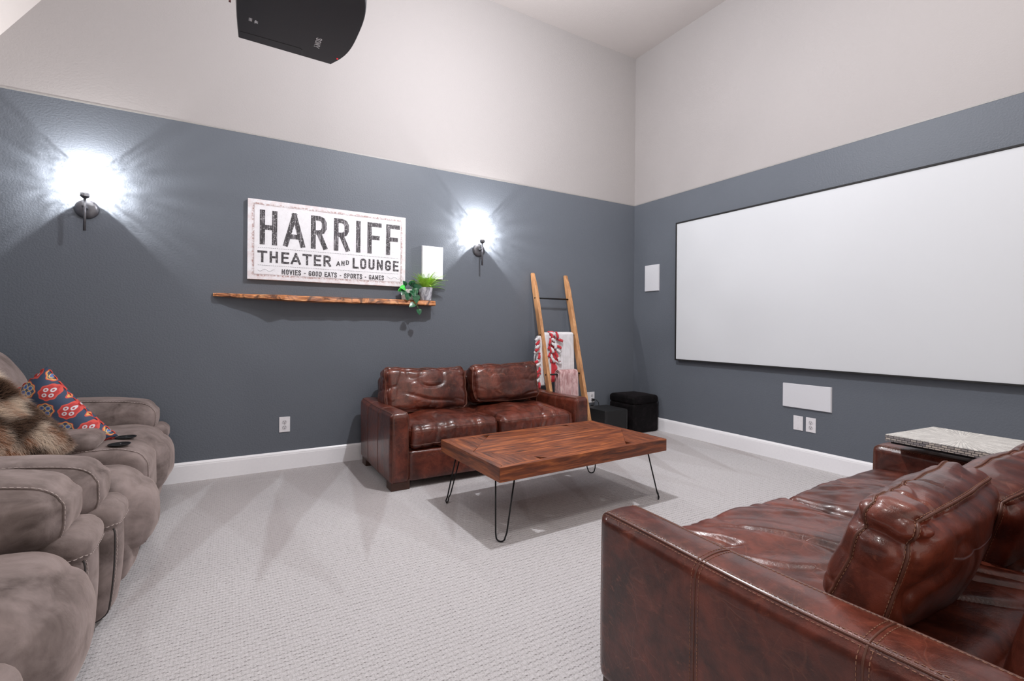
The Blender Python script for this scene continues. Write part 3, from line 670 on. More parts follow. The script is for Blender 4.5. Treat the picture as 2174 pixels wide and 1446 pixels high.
# ------------------------------------------------------------ leather sofas
def arm_fn(P, U, N):
    return P
def sofa(name, loc, rz, W, D, Ha, aw, label, seatz, near, seed, cushions):
    """local: x along width 0..W, front at y=0, back at y=+D, z up"""
    rt = empty(name, loc, label, 'sofa', rz); n_ = 1.4 if near else 1.0; TH = M_thread if near else None
    q = lambda k: max(2, int(k*n_)); zf = .05
    for s0 in (0, 1):
        cx = aw/2 if s0 == 0 else W-aw/2; nn = (q(18), q(64), q(40))
        def fn(P, U, N):
            P[:, 2] += .008*(U[:, 2] > .9)*(1-U[:, 0]**2)-.005*np.cos(U[:, 1]*3)*(U[:, 2] > .5)
            return P+creases(P, N, seed+s0, (3, 3, 3), .004, .0, .1)
        o = soft('armrest', (cx, D/2, (Ha+zf)/2), (aw/2, D/2, (Ha-zf)/2), .028, nn, M_lea, rt, bulge=(.006, .006, .004), fn=fn)
        for fr_ in (.105*aw/.135, 1-.105*aw/.135): seam(o, 0, nn[0]*fr_, .0030, sink=.45, th=TH, off=nn[0]*.06, name='welt')
        for fr_ in (.345, .69): seam(o, 1, nn[1]*fr_, .0024, sink=.5, th=TH, off=nn[1]*.010, name='seam')
    soft('front_rail', (W/2, .055, (seatz-.17+zf)/2), (W/2-aw+.006, .045, (seatz-.17-zf)/2), .016, (q(50), 6, q(14)), M_lea, rt, bulge=(0, .008, 0), wr=(.0025, (4, 4, 4), seed+5, .001))
    def bfn(P, U, N):
        P[:, 1] += (.15 if near else .05)*(U[:, 2]+1)*.5; return P+creases(P, N, seed+8, (4, 4, 4), .008, .004, .12)
    BH = Ha+(.235 if near else .19); BY = .185 if near else .115
    soft('back_frame', (W/2, D-BY, (BH+zf)/2), (W/2-aw+.004, .095, (BH-zf)/2), .06, (q(60), q(10), q(34)), M_lea, rt, bulge=(0, .01, .01), fn=bfn)
    MB().box((aw*.6, .06, zf+.02), (W-aw*.6, D-.08, seatz-.16)).obj('seat_deck', M_foot, rt)
    iw = (W-2*aw)/2
    for k in range(2):
        cx = aw+iw*(k+.5); hw = iw/2-.003; nn = (q(84), q(84), q(24))
        def fn(P, U, N, k=k):
            top = (U[:, 2] > 0)
            P[:, 2] += .022*np.maximum(0, 1-((U[:, 1]+.25)/.9)**2)*np.maximum(0, 1-U[:, 0]**2)*top
            fe = np.exp(-((U[:, 1]+1)/.45)**2); inr = np.clip(1-np.abs(U[:, 1])**6, 0, 1)
            # broad diagonal folds on top, gathers pulled over the front roll
            R = np.array([[.80, .60, 0], [-.60, .80, 0], [0, 0, 1]]); PR = (P@R.T) if near else P
            d = creases(PR, N, seed+k*3, (10, 2.4, 2) if near else (8, 3.5, 3), .013, .016, .09)
            d2 = creases(P, N, seed+k*3+40, (15, 3.0, 4), .009, .013, .12)
            return P+d*(.35+.65*inr)[:, None]*(.5 if near else 1)*np.where(fe > .5, .6, 1.)[:, None]+d*(.5 if near else 0)*inr[:, None]+d2*(fe*(.35 if near else 1.0)+.12)[:, None]
        o = soft('seat_cushion', (cx, .405, seatz-.085), (hw, .395, .085), .050, nn, M_lea, rt, bulge=(.004, .016, .012), fn=fn)
        seam(o, 2, nn[2]*.22, .0028, sink=.4, name='welt'); seam(o, 2, nn[2]*.80, .0020, sink=.5, name='seam')
    for k, (c, h, rot, bz, sd) in enumerate(cushions):
        nn = (q(84), q(30), q(60))
        def fn(P, U, N, k=k, sd=sd):
            P[:, 0] *= 1-.035*(1-np.abs(U[:, 2]))**2
            P[:, 2] -= .016*np.cos(U[:, 0]*PI*.5)*(U[:, 2] > .3)*U[:, 2]
            P[:, 1] -= .020*np.maximum(0, -U[:, 2])*(U[:, 1] < 0)
            cr = (np.abs(U[:, 0])*np.abs(U[:, 2])*np.abs(U[:, 1]))**3; P *= (1-.05*cr)[:, None]
            ed = np.maximum(np.abs(U[:, 0]), np.abs(U[:, 2]))**4
            P = P+creases(P, N, sd, (4.5, 4, 6), .013, .017, .07)
            return P+creases(P, N, sd+60, (11, 9, 11), .009, .009, .10)*(ed*.8+.25)[:, None]
        o = soft('back_cushion', c, h, .050, nn, M_lea, rt, bulge=(.010, bz, .012), fn=fn, rot=rot)
        for fr_ in (.13, .87): seam(o, 1, nn[1]*fr_, .0036, sink=.35, th=TH, off=nn[1]*.045, name='piping')
    for (fx, fy) in ((.075, .07), (W-.075, .07), (.075, D-.09), (W-.075, D-.09)):
        MB().box((fx-.065, fy-.055, 0), (fx+.065, fy+.055, zf+.015)).obj('foot', M_foot, rt, bevel=.004)
    return rt
E_ = lambda x, y=0, z=0: (Matrix.Rotation(z, 4, 'Z')@Matrix.Rotation(y, 4, 'Y')@Matrix.Rotation(x, 4, 'X'))
sofa('leather_loveseat', (-3.12, -.93, 0), 0, 1.684, .84, .512, .135, 'brown leather loveseat against the grey wall behind the coffee table', .425, False, 1,
     [((.435, .56, .60), (.345, .095, .178), E_(-.20, .03, 0), .040, 3.1), ((1.165, .55, .625), (.325, .085, .165), E_(-.16, -.03, -.04), .035, 8.7)])
# second sofa faces the far wall; its front is at y=-2.96, so local y runs to -Y
def sofa2():
    W, D = 1.885, 1.02
    # rotated 180 deg: local x -> -X, local y -> -Y ; left arm (local 0) sits at X=-1.20
    return sofa('leather_sofa', (-1.200, -2.955, 0), PI, W, D, .540, .150, 'large brown leather sofa with slumped back cushions in right foreground', .445, True, 4,
     [((1.375, .612, .592), (.350, .068, .152), E_(-.24, -.05, .10), .034, 5.3), ((.62, .60, .555), (.390, .095, .125), E_(-.25, .05, -.06), .030, 2.2)])
sofa2()

# ------------------------------------------------------------ recliners (taupe suede)
def recl_arm(rt, y0, y1, xf_, xb, zt, seed, nm='armrest'):
    """arm between y0<y1 running along x from xb (back) to xf_ (front)"""
    w_ = (y1-y0)/2; cy = (y0+y1)/2
    # upright front roll and side panel
    soft('arm_panel', ((xf_+xb)/2-.03, cy, .26), ((xf_-xb)/2-.045, w_*.72, .215), .05, (20, 14, 20), M_suede, rt, bulge=(.0, .01, 0), wr=(.006, (4, 4, 4), seed, .0))
    def ffn(P, U, N):
        P[:, 0] += .012*np.abs(np.cos(U[:, 1]*PI*.9))**.6*(U[:, 0] > 0)      # vertical flutes
        P[:, 0] += -.020*((1-U[:, 2])*.5)**2
        return P
    SOFT_N = soft('arm_nose', (xf_-.065, cy, zt-.205), (.070, w_*.90, .052), .046, (20, 26, 14), M_suede, rt, bulge=(.006, 0, .006), wr=(.003, (5, 5, 5), seed+9, .0))
    seam(SOFT_N, 2, 14*.30, .0016, M_suede, M_stitch, 0, sink=.6, st=.0012, name='seam', dl=.008, dg=.006)
    SOFT_F = soft('arm_front', (xf_-.075, cy, (zt-.215+.03)/2), (.060, w_*.90, (zt-.215-.03)/2), .045, (12, 26, 26), M_suede, rt, bulge=(.012, 0, .0), fn=ffn)
    def pfn(P, U, N):
        fr = np.clip((U[:, 0]-.55)/.45, 0, 1)
        P[:, 2] -= .018*fr**2*np.clip(U[:, 2]*1.3, 0, 1)
        P[:, 2] += .018*np.sin((U[:, 0]+1)*1.9)*np.clip(U[:, 2]*1.3, 0, 1)
        P[:, 1] *= 1+.05*np.sin((U[:, 0])*2.5)
        g_ = pn(np.c_[P[:, 0]*7+seed, P[:, 1]*11, P[:, 2]*11]); P += N*(g_*.004*fr)[:, None]
        return P
    nn = (56, 24, 24)
    p = soft('arm_pillow', ((xf_+xb)/2-.015, cy, zt-.090), ((xf_-xb)/2-.03, w_*1.04, .105), .078, nn, M_suede, rt, bulge=(.0, .018, .008), fn=pfn, wr=(.005, (4, 5, 5), seed+2, .002))
    # stitched seam round the side of the pillow, over its front end
    for fr_ in (.13,): seam(p, 1, nn[1]*fr_, .0030, M_suede, M_stitch, 0, sink=.3, st=.0013, name='welt', dl=.009, dg=.006)
    F = SOFT_F; seam(F, 1, 26*.10, .0028, M_sdark, None, 0, sink=.3, name='welt'); seam(F, 1, 26*.16, .0016, M_suede, M_stitch, 0, sink=.6, st=.0012, name='seam', dl=.008, dg=.006)
    return p
def recl_seat(rt, y0, y1, xf_, xb, zt, seed):
    w_ = (y1-y0)/2-.004; cy = (y0+y1)/2
    def fn(P, U, N):
        # waterfall front: the cushion rolls over and runs down
        P[:, 2] += .045*np.cos(np.clip((U[:, 0]-.25), -1, 1)*1.4)*np.clip(U[:, 2]*1.5, 0, 1)*(1-.5*U[:, 1]**2)-.02
        P[:, 0] += .02*np.cos(U[:, 1]*1.5)*(U[:, 0] > .5)
        return P
    soft('seat_cushion', ((xf_+xb)/2, cy, zt-.135), ((xf_-xb)/2, w_, .155), .13, (46, 34, 26), M_suede, rt, bulge=(.02, .004, .02), fn=fn, wr=(.010, (4, 5, 4), seed, .003))
    soft('footrest', (xf_-.120, cy, .205), (.075, w_*.985, .165), .06, (14, 30, 24), M_suede, rt, bulge=(.022, 0, 0), wr=(.008, (5, 6, 4), seed+3, .003))
def recl_back(rt, y0, y1, xf_, zt, seed):
    w_ = (y1-y0)/2-.004; cy = (y0+y1)/2
    def fn(P, U, N):
        P[:, 0] -= .13*(U[:, 2]+1)*.5
        P[:, 0] += .03*np.cos(U[:, 2]*PI*1.2-.6)*(U[:, 0] > 0)
        return P
    soft('back_cushion', (xf_-.12, cy, (zt+.42)/2), (.12, w_, (zt-.42)/2), .10, (18, 30, 40), M_suede, rt, bulge=(.03, 0, .01), fn=fn, wr=(.008, (4, 4, 4), seed, .003))
XF = -4.405
ra = empty('reclining_loveseat', (0, 0, 0), 'taupe suede reclining loveseat with cup holder console by the wall', 'recliner')
recl_arm(ra, -.325, -.075, XF+.015, -5.32, .610, 1)
recl_seat(ra, -.855, -.31, -4.363, -5.10, .450, 2)
recl_seat(ra, -1.635, -1.19, -4.356, -5.10, .425, 5)
recl_arm(ra, -1.875, -1.63, XF+.012, -5.32, .600, 6)
recl_back(ra, -.865, -.32, -4.97, 1.00, 3); recl_back(ra, -1.625, -1.145, -4.97, 1.00, 4)
recl_back(ra, -1.14, -.87, -5.0, .92, 9)
def cfn(P, U, N):
    P[:, 2] -= .05*np.clip((U[:, 0]-.55)/.45, 0, 1)**2*(U[:, 2] > 0); return P
CON = soft('console', (-4.72, -1.022, .272), (.34, .166, .240), .045, (34, 16, 26), M_suede, ra, bulge=(.012, 0, .006), fn=cfn, wr=(.003, (4, 4, 4), 3, .0))
soft('console_pad', (-4.82, -1.022, .545), (.24, .150, .042), .036, (26, 18, 10), M_suede, ra, bulge=(.01, .004, .012), wr=(.004, (5, 5, 5), 4, .001))
for yy in (-.934, -1.107):
    h_ = MB().lathe([(.040, .0), (.0445, .003), (.0445, .006), (.040, .006), (.038, .0022), (.0005, .0018)], 32, caps=False, o=(-4.50, yy, .519)).obj('cup_holder', M_black, ra, True)
seam(CON, 1, 16*.07, .0026, M_suede, M_stitch, 0, st=.0013, name='seam', dl=.008, dg=.005)
MB().box((-5.30, -1.85, .0), (-4.52, -.10, .07)).obj('base', M_sdark, ra)
rb = empty('recliner', (0, 0, 0), 'taupe suede recliner section at left edge nearest the camera', 'recliner')
recl_arm(rb, -2.215, -1.955, XF-.005, -5.32, .630, 11)
recl_seat(rb, -2.700, -2.195, -4.392, -5.10, .450, 12)
recl_back(rb, -2.79, -2.19, -4.97, 1.0, 13)
soft('console', (-4.74, -2.86, .235), (.34, .145, .205), .05, (34, 16, 26), M_suede, rb, bulge=(.012, 0, .006), wr=(.004, (4, 4, 4), 3, .0))
MB().box((-5.30, -3.03, .0), (-4.55, -1.97, .07)).obj('base', M_sdark, rb)

# ------------------------------------------------------------ throw pillows
def pillow_mesh(L, th, n=44, seed=0, pinch=.10):
    """square pillow in local XY, thickness along Z"""
    V, F, UV = [], [], []
    for side in (1, -1):
        k0 = len(V)
        for i in range(n+1):
            for j in range(n+1):
                u, v = i/n*2-1, j/n*2-1
                e = (1-u**4)*(1-v**4); z = side*th/2*max(0, e)**.55
                pf = 1-pinch*(1-abs(u)**2)*(abs(v)**3)*.9; pg = 1-pinch*(1-abs(v)**2)*(abs(u)**3)*.9
                V.append((u*L/2*pg, v*L/2*pf, z+.006*math.sin(u*5+seed)*math.sin(v*4+seed)*e))
        for i in range(n):
            for j in range(n):
                a = k0+i*(n+1)+j; q = (a, a+n+1, a+n+2, a+1); F.append(q if side == 1 else q[::-1])
    return V, F
def m_floral():
    t = NT('navy_medallion_print'); v = t.obj(); s = t.sep(v); P_ = .118
    a = t.ma('DIVIDE', t.ma('ADD', s[0], s[1]), P_); b = t.ma('DIVIDE', t.ma('SUBTRACT', s[0], s[1]), P_)
    ia = t.ma('FLOOR', a); ib = t.ma('FLOOR', b); par = t.ma('FLOORED_MODULO', t.ma('ADD', ia, ib), 2.0)
    x = t.ma('SUBTRACT', t.ma('FRACT', a), .5); y = t.ma('SUBTRACT', t.ma('FRACT', b), .5)
    r = t.ma('SQRT', t.ma('ADD', t.ma('MULTIPLY', x, x), t.ma('MULTIPLY', y, y))); th = t.ma('ARCTAN2', y, x)
    rr = t.ma('SUBTRACT', r, t.ma('MULTIPLY', t.ma('COSINE', t.ma('MULTIPLY', th, 8.0)), .022))
    ax = t.ma('SUBTRACT', t.ma('ABSOLUTE', x), .14); ay = t.ma('SUBTRACT', t.ma('ABSOLUTE', y), .14)
    pr = t.ma('SQRT', t.ma('ADD', t.ma('MULTIPLY', ax, ax), t.ma('MULTIPLY', ay, ay)))
    navy = (0.040, 0.065, 0.120)
    out = t.mix(par, (0.72, 0.40, 0.12), (0.60, 0.07, 0.06)); body = t.mix(par, (0.42, 0.06, 0.05), (0.45, 0.04, 0.04)); pet = t.mix(par, (0.10, 0.20, 0.48), (0.62, 0.60, 0.64))
    c = t.mix(t.ma('LESS_THAN', rr, .43), navy, (0.62, 0.10, 0.07)); c = t.mix(t.ma('LESS_THAN', rr, .395), c, out)
    c = t.mix(t.ma('LESS_THAN', rr, .35), c, t.mix(par, (0.055, 0.08, 0.16), body))
    c = t.mix(t.ma('LESS_THAN', pr, .135), c, t.mix(par, (0.80, 0.55, 0.18), body)); c = t.mix(t.ma('LESS_THAN', pr, .105), c, pet); c = t.mix(t.ma('LESS_THAN', pr, .045), c, t.mix(par, (0.05, .07, .2), (.4, .05, .06)))
    t.set(Base_Color=c, Roughness=.8); t.bump(t.noise(v, 700, 2), .3, .001); return t.m
def place3(o, ctr, e1, n_):
    e1 = Vector(e1).normalized(); n_ = Vector(n_); n_ = (n_-e1*n_.dot(e1)).normalized(); e2 = n_.cross(e1)
    Mx = Matrix((e1, e2, n_)).transposed().to_4x4(); Mx.translation = Vector(ctr); o.matrix_world = Mx
fpil = empty('throw_pillow', (0, 0, 0), 'navy throw pillow with red and yellow medallions and red trim', 'pillow')
V, F = pillow_mesh(.45, .15, seed=1)
mesh_obj('cover', V, F, m_floral(), fpil, True)
sc_ = []
for side in range(4):
    for k in range(13):
        u = -1+2*(k+.5)/13; pf = 1-.10*(1-u*u)*.9
        a = (u*.215, .215*pf) if side == 0 else ((.215*pf, -u*.215) if side == 1 else ((-u*.215, -.215*pf) if side == 2 else (-.215*pf, u*.215)))
        nrm = ((0, 1), (1, 0), (0, -1), (-1, 0))[side]; tg = (nrm[1], -nrm[0])
        sc_.append(MB().tube([(a[0]+tg[0]*.015*math.cos(q)+nrm[0]*.012*math.sin(q), a[1]+tg[1]*.015*math.cos(q)+nrm[1]*.012*math.sin(q), 0) for q in np.linspace(0, PI, 6)], .0025, 5))
mb = MB()
for q in sc_: mb.add(q.v, q.f)
mb.obj('trim', plain('red_trim', (0.62, 0.06, 0.04), .7), fpil, True)
FP0 = Vector((-4.80, -.95, .87)); a1 = Vector((.6, 0, -.8)); a2 = Vector((-.762, .30, -.572)).normalized(); place3(fpil, FP0+a1*.205+a2*.205, a1, a1.cross(a2)*-1)

fur = empty('fur_pillow', (0, 0, 0), 'shaggy brown and cream faux fur pillow on the recliner', 'pillow')
V, F = pillow_mesh(.45, .17, 30, 2)
def m_fur():
    t = NT('faux_fur'); g = t.n('ShaderNodeAttribute', attribute_name='tint').outputs['Color']; t.set(Base_Color=g, Roughness=.6)
    t.t.links.new(t.n('ShaderNodeMixShader', i_0=.55, i_1=t.b.outputs[0], i_2=t.n('ShaderNodeBsdfTranslucent', i_Color=g).outputs[0]).outputs[0], t.out.inputs[0])
    return t.m
M_fur = m_fur()
mesh_obj('cover', V, F, plain('brown_fur_backing', (0.16, 0.09, 0.055), .9), fur, True)
NH = 62000; Vn = np.array(V); Fa = np.array(F); ctr_ = Vn[Fa].mean(1)
a_ = Vn[Fa[:, 1]]-Vn[Fa[:, 0]]; b_ = Vn[Fa[:, 3]]-Vn[Fa[:, 0]]; nr = np.cross(a_, b_); ar = np.linalg.norm(nr, axis=1); nr = nr/np.maximum(ar, 1e-9)[:, None]
fi = rng.choice(len(Fa), NH, p=(ar+1e-7)/(ar+1e-7).sum()); s1, s2 = rng.rand(NH), rng.rand(NH)
root = Vn[Fa[fi, 0]]+a_[fi]*s1[:, None]+b_[fi]*s2[:, None]; nn = nr[fi]
edgeout = np.c_[root[:, 0], root[:, 1], root[:, 2]*1.0]; edgeout /= np.linalg.norm(edgeout, axis=1)[:, None]+1e-6
lie = np.c_[pn(root*9+3), pn(root*9+9), pn(root*9+17)]*1.6+np.array([.55, -.55, 0])
L = (.040+.020*rng.rand(NH))[:, None]
d1 = nn*.75+lie*.35+edgeout*.35+.20*rng.randn(NH, 3); d1 /= np.linalg.norm(d1, axis=1)[:, None]
d2 = nn*.3+lie*.9+edgeout*.4+.22*rng.randn(NH, 3); d2 /= np.linalg.norm(d2, axis=1)[:, None]
sd = np.cross(d1, rng.randn(NH, 3)); sd /= np.linalg.norm(sd, axis=1)[:, None]; wd = .00065
p0 = root-sd*wd; p1 = root+sd*wd; m0 = root+d1*L*.5; p2 = m0+sd*wd*.8; p3 = m0-sd*wd*.8; tip = m0+d2*L*.5
VV = np.stack([p0, p1, p2, p3, tip], 1).reshape(-1, 3); FF = []
for k in range(NH): FF += [(5*k, 5*k+1, 5*k+2, 5*k+3), (5*k+3, 5*k+2, 5*k+4)]
me = bpy.data.meshes.new('fur'); me.from_pydata(VV.tolist(), [], FF); me.update(); me.materials.append(M_fur)
ca = me.color_attributes.new('tint', 'FLOAT_COLOR', 'POINT')
tn = (pn(root*np.array([8, 20, 8])+5)+.5*pn(root*26+2)); tn2 = pn(root*11+31)
cream = np.array([1.0, .87, .74]); brown = np.array([.40, .16, .055]); dark = np.array([.014, .009, .008])
f1 = np.clip(.62+tn*2.8, 0, 1)[:, None]; f2 = np.clip(.08-tn2*6, 0, 1)[:, None]
tipc = (cream*(1-f1*.1))*(1-f2*.8)+brown*f2*.6; midc = (brown*1.0*(1-f1)+cream*.85*f1)*(1-f2)+dark*f2; rootc = (brown*.6*(1-f1)+cream*.4*f1)*(1-f2)+dark*f2
cc = np.stack([rootc, rootc, midc, midc, tipc], 1).reshape(-1, 3); cc = np.c_[np.clip(cc, 0, 1), np.ones(len(cc))]
ca.data.foreach_set('color', cc.ravel())
fo = bpy.data.objects.new('fur', me); link(fo, fur); fo['kind'] = 'stuff'
place3(fur, (-4.915, -1.38, .645), (.62, .05, -.78), (.55, -.62, .50))

# ------------------------------------------------------------ blanket ladder
AL = math.atan2(.44, 1.645)
ld = empty('blanket_ladder', (-1.215, -.47, 0), 'honey pine blanket ladder with black rungs leaning on the wall', 'ladder')
def lp_(z): return -.0+.44*z/1.645   # local y at height z
for sx in (-1, 1):
    x = sx*.205; w0 = .017
    def pr(z, d): return (lp_(z)+d)
    prof = [(0, -.030), (0, .030), (1.50, .030), (1.648, .018), (1.655, .012), (1.655, -.004), (1.648, -.010), (1.50, -.030)]
    ca_, sa_ = math.cos(AL), math.sin(AL)
    pv = []
    for (l, t_) in prof:
        Ln = l/ca_ if l < 1.6 else l/ca_
        pv.append((l*math.tan(AL)+t_*ca_, l-t_*sa_ if l > 0 else 0.0))
    v = [(x-w0, y, z) for y, z in pv]+[(x+w0, y, z) for y, z in pv]; n = len(pv)
    MB().add(v, [tuple(range(n)), tuple(range(2*n-1, n-1, -1))]+[(i, n+i, n+(i+1) % n, (i+1) % n) for i in range(n)]).obj('rail', M_ladx, ld, bevel=.003)
RZ = [1.40, 1.035, .655, .28]
for z in RZ:
    MB().tube([(-.190, lp_(z), z), (.190, lp_(z), z)], .008, 12).obj('rung', M_black, ld, True)
    for sx in (-1, 1): MB().tube([(sx*.218, lp_(z), z), (sx*.2225, lp_(z), z)], .009, 10).obj('bolt', M_black, ld)

def drape(name, x0, x1, zr, rad, dropf, dropb, th, mat, parent, seed, fold=.010, nx=60, layers=None, flare=0.0, fr_=8.):
    """cloth hung over a rung at world height zr; x range in world, front drop towards -Y"""
    yr = -.47+lp_(zr); pts = []
    nf, na_, nb_ = 34, 12, 16
    sl = math.tan(AL)
    for i in range(nf): s = 1-i/nf; pts.append((yr-rad-.012*s*dropf/.3, zr-dropf*s))
    for i in range(na_+1): a = PI-i*PI/na_; pts.append((yr+rad*math.cos(a), zr+rad*math.sin(a)))
    for i in range(1, nb_+1): s = i/nb_; pts.append((min(-.02, yr+rad+.004*s), zr-dropb*s))
    P = []; m = len(pts); T = []
    for side in (0, 1):
        for i, (y, z) in enumerate(pts):
            a = pts[max(0, i-1)]; b = pts[min(m-1, i+1)]; ty, tz = b[0]-a[0], b[1]-a[1]; l = math.hypot(ty, tz)+1e-9; ny, nz = -tz/l, ty/l
            for j in range(nx+1):
                u = j/nx; dd = min(1, max(0, (zr+rad-z))/.2)
                x = x0+(x1-x0)*u+(u-.5)*flare*dd
                wv = fold*dd*(math.sin(u*fr_*2.1+seed+z*3)+.5*math.sin(u*fr_*5.3+seed*2-z*7))
                o = th/2*(1 if side else -1)*(1-.5*(abs(2*u-1)**10))
                P.append((x, y+ny*o*1.0-abs(wv)*.9+wv*.1, z+nz*o))
    W = nx+1; F = []
    for i in range(m-1):
        for j in range(nx):
            a = i*W+j; F.append((a, a+1, a+W+1, a+W)); b = a+m*W; F.append((b, b+W, b+W+1, b+1))
    K0 = m*W
    for i in range(m-1):
        for j in (0, nx):
            a = i*W+j; q = (a, a+W, a+W+K0, a+K0); F.append(q if j == 0 else q[::-1])
    for j in range(nx):
        for i in (0, m-1):
            a = i*W+j; q = (a, a+1, a+1+K0, a+K0); F.append(q[::-1] if i == 0 else q)
    return mesh_obj(name, P, F, mat, parent, True)
def m_cloth(name, a, b, sc=8, sheen=.5, st=(1, 1, 1)):
    t = NT(name); v = t.obj(); n = t.noise(t.mapv(v, st), sc, 5, .65, 1.5)
    t.set(Base_Color=t.mix(t.ramp(n, [(.4, 0.0), (.62, 1.0)]), a, b), Roughness=.85); t.b.inputs['Sheen Weight'].default_value = sheen
    t.bump(t.noise(v, 500, 3), .3, .002); return t.m
M_wf = m_cloth('white_fleece', (0.60, 0.59, 0.61), (0.70, 0.69, 0.72)); M_rf = m_cloth('red_fleece', (0.46, 0.010, 0.022), (0.56, 0.015, 0.030))
M_pink = m_cloth('dusty_pink_velvet', (0.36, 0.17, 0.17), (0.62, 0.42, 0.42), 22, .8, (1, 1, .35))
bl = empty('fleece_blanket', (0, 0, 0), 'red and white fleece blanket with knotted fringe over a rung', 'blanket')
drape('white_panel', -1.325, -1.050, 1.035, .022, .38, .36, .016, M_wf, bl, 1, .004)
drape('red_fold', -1.345, -1.285, 1.035, .030, .46, .3, .018, M_rf, bl, 2, .006, 16)
drape('white_fold', -1.405, -1.345, 1.030, .024, .46, .3, .014, M_wf, bl, 4, .012, 24, flare=.03)
drape('white_tail', -1.478, -1.442, 1.005, .016, .46, .42, .012, M_wf, bl, 5, .010, 20, flare=.05)
def strip(x, y, z, ang, L, wd, mat):
    d = Vector((math.sin(ang), -.25, -math.cos(ang))).normalized(); s_ = d.cross(Vector((0, -1, .1))).normalized(); n_ = s_.cross(d); V = []; n = 6
    for i in range(n+1):
        t_ = i/n; c = Vector((x, y, z))+d*L*t_+n_*.010*math.sin(t_*PI); ww = wd*(.35+.65*min(1, t_*2.5))
        for (a, b) in ((-1, -1), (1, -1), (1, 1), (-1, 1)): V.append(c+s_*ww*a*.5+n_*.0035*b)
    F = [(4*i+k, 4*i+(k+1) % 4, 4*i+4+(k+1) % 4, 4*i+4+k) for i in range(n) for k in range(4)]+[(3, 2, 1, 0), tuple(4*n+k for k in range(4))]
    return V, F
fr_i = 0
for (xc, zs) in ((-1.283, np.linspace(1.06, .68, 13)), (-1.352, np.linspace(1.06, .82, 6)), (-1.475, np.linspace(1.02, .60, 14))):
    for z in zs:
        for s0 in ((1,) if xc > -1.3 else ((-1,) if xc < -1.4 else (1, -1))):
            x = xc+rng.uniform(-.008, .008); y = -.47+lp_(1.035)-.040-.012*rng.rand(); ang = s0*rng.uniform(-.2, 1.3); mat = (M_rf, M_wf)[(fr_i) % 2 if rng.rand() < .8 else 0]
            V, F = strip(x, y, z, ang, rng.uniform(.055, .080), .027, mat); mesh_obj('fringe_strip', V, F, mat, bl, True)
            if fr_i % 3 == 0:
                P_, U_, N_, F_ = rbox((.011, .010, .010), .0095, (4, 4, 4)); mesh_obj('knot', P_+np.array([x, y-.004, z]), F_, mat, bl, True)
            fr_i += 1
pk = empty('velvet_throw', (0, 0, 0), 'folded dusty pink velvet throw over a lower ladder rung', 'blanket')
drape('throw_layer', -1.300, -1.080, .655, .040, .40, .34, .012, M_pink, pk, 3, .006, fr_=5)
drape('throw_layer', -1.297, -1.085, .652, .026, .41, .34, .010, M_pink, pk, 6, .004)
drape('throw_layer', -1.304, -1.083, .650, .014, .40, .34, .008, M_pink, pk, 9, .003)

# ------------------------------------------------------------ subwoofer, ottoman, cords
M_gloss = plain('gloss_black', (0.030, 0.030, 0.032), .16); M_sat = plain('satin_black', (0.014, 0.014, 0.015), .5)
sw = empty('subwoofer', (-.800, -.420, 0), 'black cube subwoofer on floor between loveseat and ottoman', 'speaker')
MB().box((0, 0, .012), (.30, .32, .275)).obj('cabinet', M_sat, sw, bevel=.004)
MB().box((.004, -.012, .02), (.296, 0, .268)).obj('grille', plain('black_speaker_cloth', (.01, .01, .011), .9, bump=(600, .4, .001)), sw, bevel=.003)
MB().prism([(-.003, .0), (.014, -.017), (.018, -.013), (.002, .004)], .014, .272).obj('edge_strip', M_gloss, sw); MB().prism([(.303, .0), (.286, -.017), (.282, -.013), (.298, .004)], .014, .272).obj('edge_strip', M_gloss, sw)
for fx in (.03, .27):
    for fy in (.03, .29): MB().lathe([(.014, 0), (.014, .013)], 12, o=(fx, fy, 0)).obj('foot', M_sat, sw)
def m_ott():
    t = NT('black_plush'); v = t.obj(); n = t.noise(t.mapv(v, (1, 1, .8)), 11, 5, .6, 2.0)
    t.b.inputs['Specular IOR Level'].default_value = .15; t.set(Base_Color=t.mix(t.ramp(n, [(.5, 0.0), (.75, 1.0)]), (0.0022, 0.0016, 0.002), (0.013, 0.009, 0.011)), Roughness=.75); t.b.inputs['Sheen Weight'].default_value = .08
    t.b.inputs['Sheen Roughness'].default_value = .4; t.b.inputs['Sheen Tint'].default_value = (.5, .4, .45, 1); t.bump(t.noise(v, 130, 4, .7), .6, .004); return t.m
M_ott = m_ott()
ot = empty('ottoman', (-.225, -.235, 0), 'black plush cube ottoman in the corner', 'ottoman')
soft('body', (0, 0, .155), (.186, .186, .152), .02, (20, 20, 16), M_ott, ot, wr=(.003, (6, 6, 6), 2, .001))
soft('lid', (0, 0, .345), (.189, .189, .044), .032, (26, 26, 10), M_ott, ot, bulge=(0, 0, .014), wr=(.004, (7, 7, 7), 5, .001))
cordm = M_sat
pc = MB().tube([(-.617, -.030, .325), (-.600, -.052, .326), (-.575, -.060, .30), (-.566, -.060, .255), (-.585, -.062, .20), (-.60, -.06, .12), (-.59, -.05, .02)], .0035, 8).obj('power_cord', cordm, None, True)
tag(pc, 'black looping power cord plugged in above the subwoofer', 'cord')
pc2 = MB().tube([(-.632, -.028, .262), (-.632, -.050, .260), (-.645, -.055, .22), (-.640, -.055, .16), (-.66, -.05, .02)], .0035, 8).obj('power_cord', cordm, None, True)
tag(pc2, 'black power cord hanging straight down behind the loveseat arm', 'cord')
for (q, z, par) in ((-.617, .325, pc), (-.632, .262, pc2)): MB().box((q-.013, -.034, z-.012), (q+.013, -.010, z+.012)).obj('plug', cordm, par, bevel=.003)

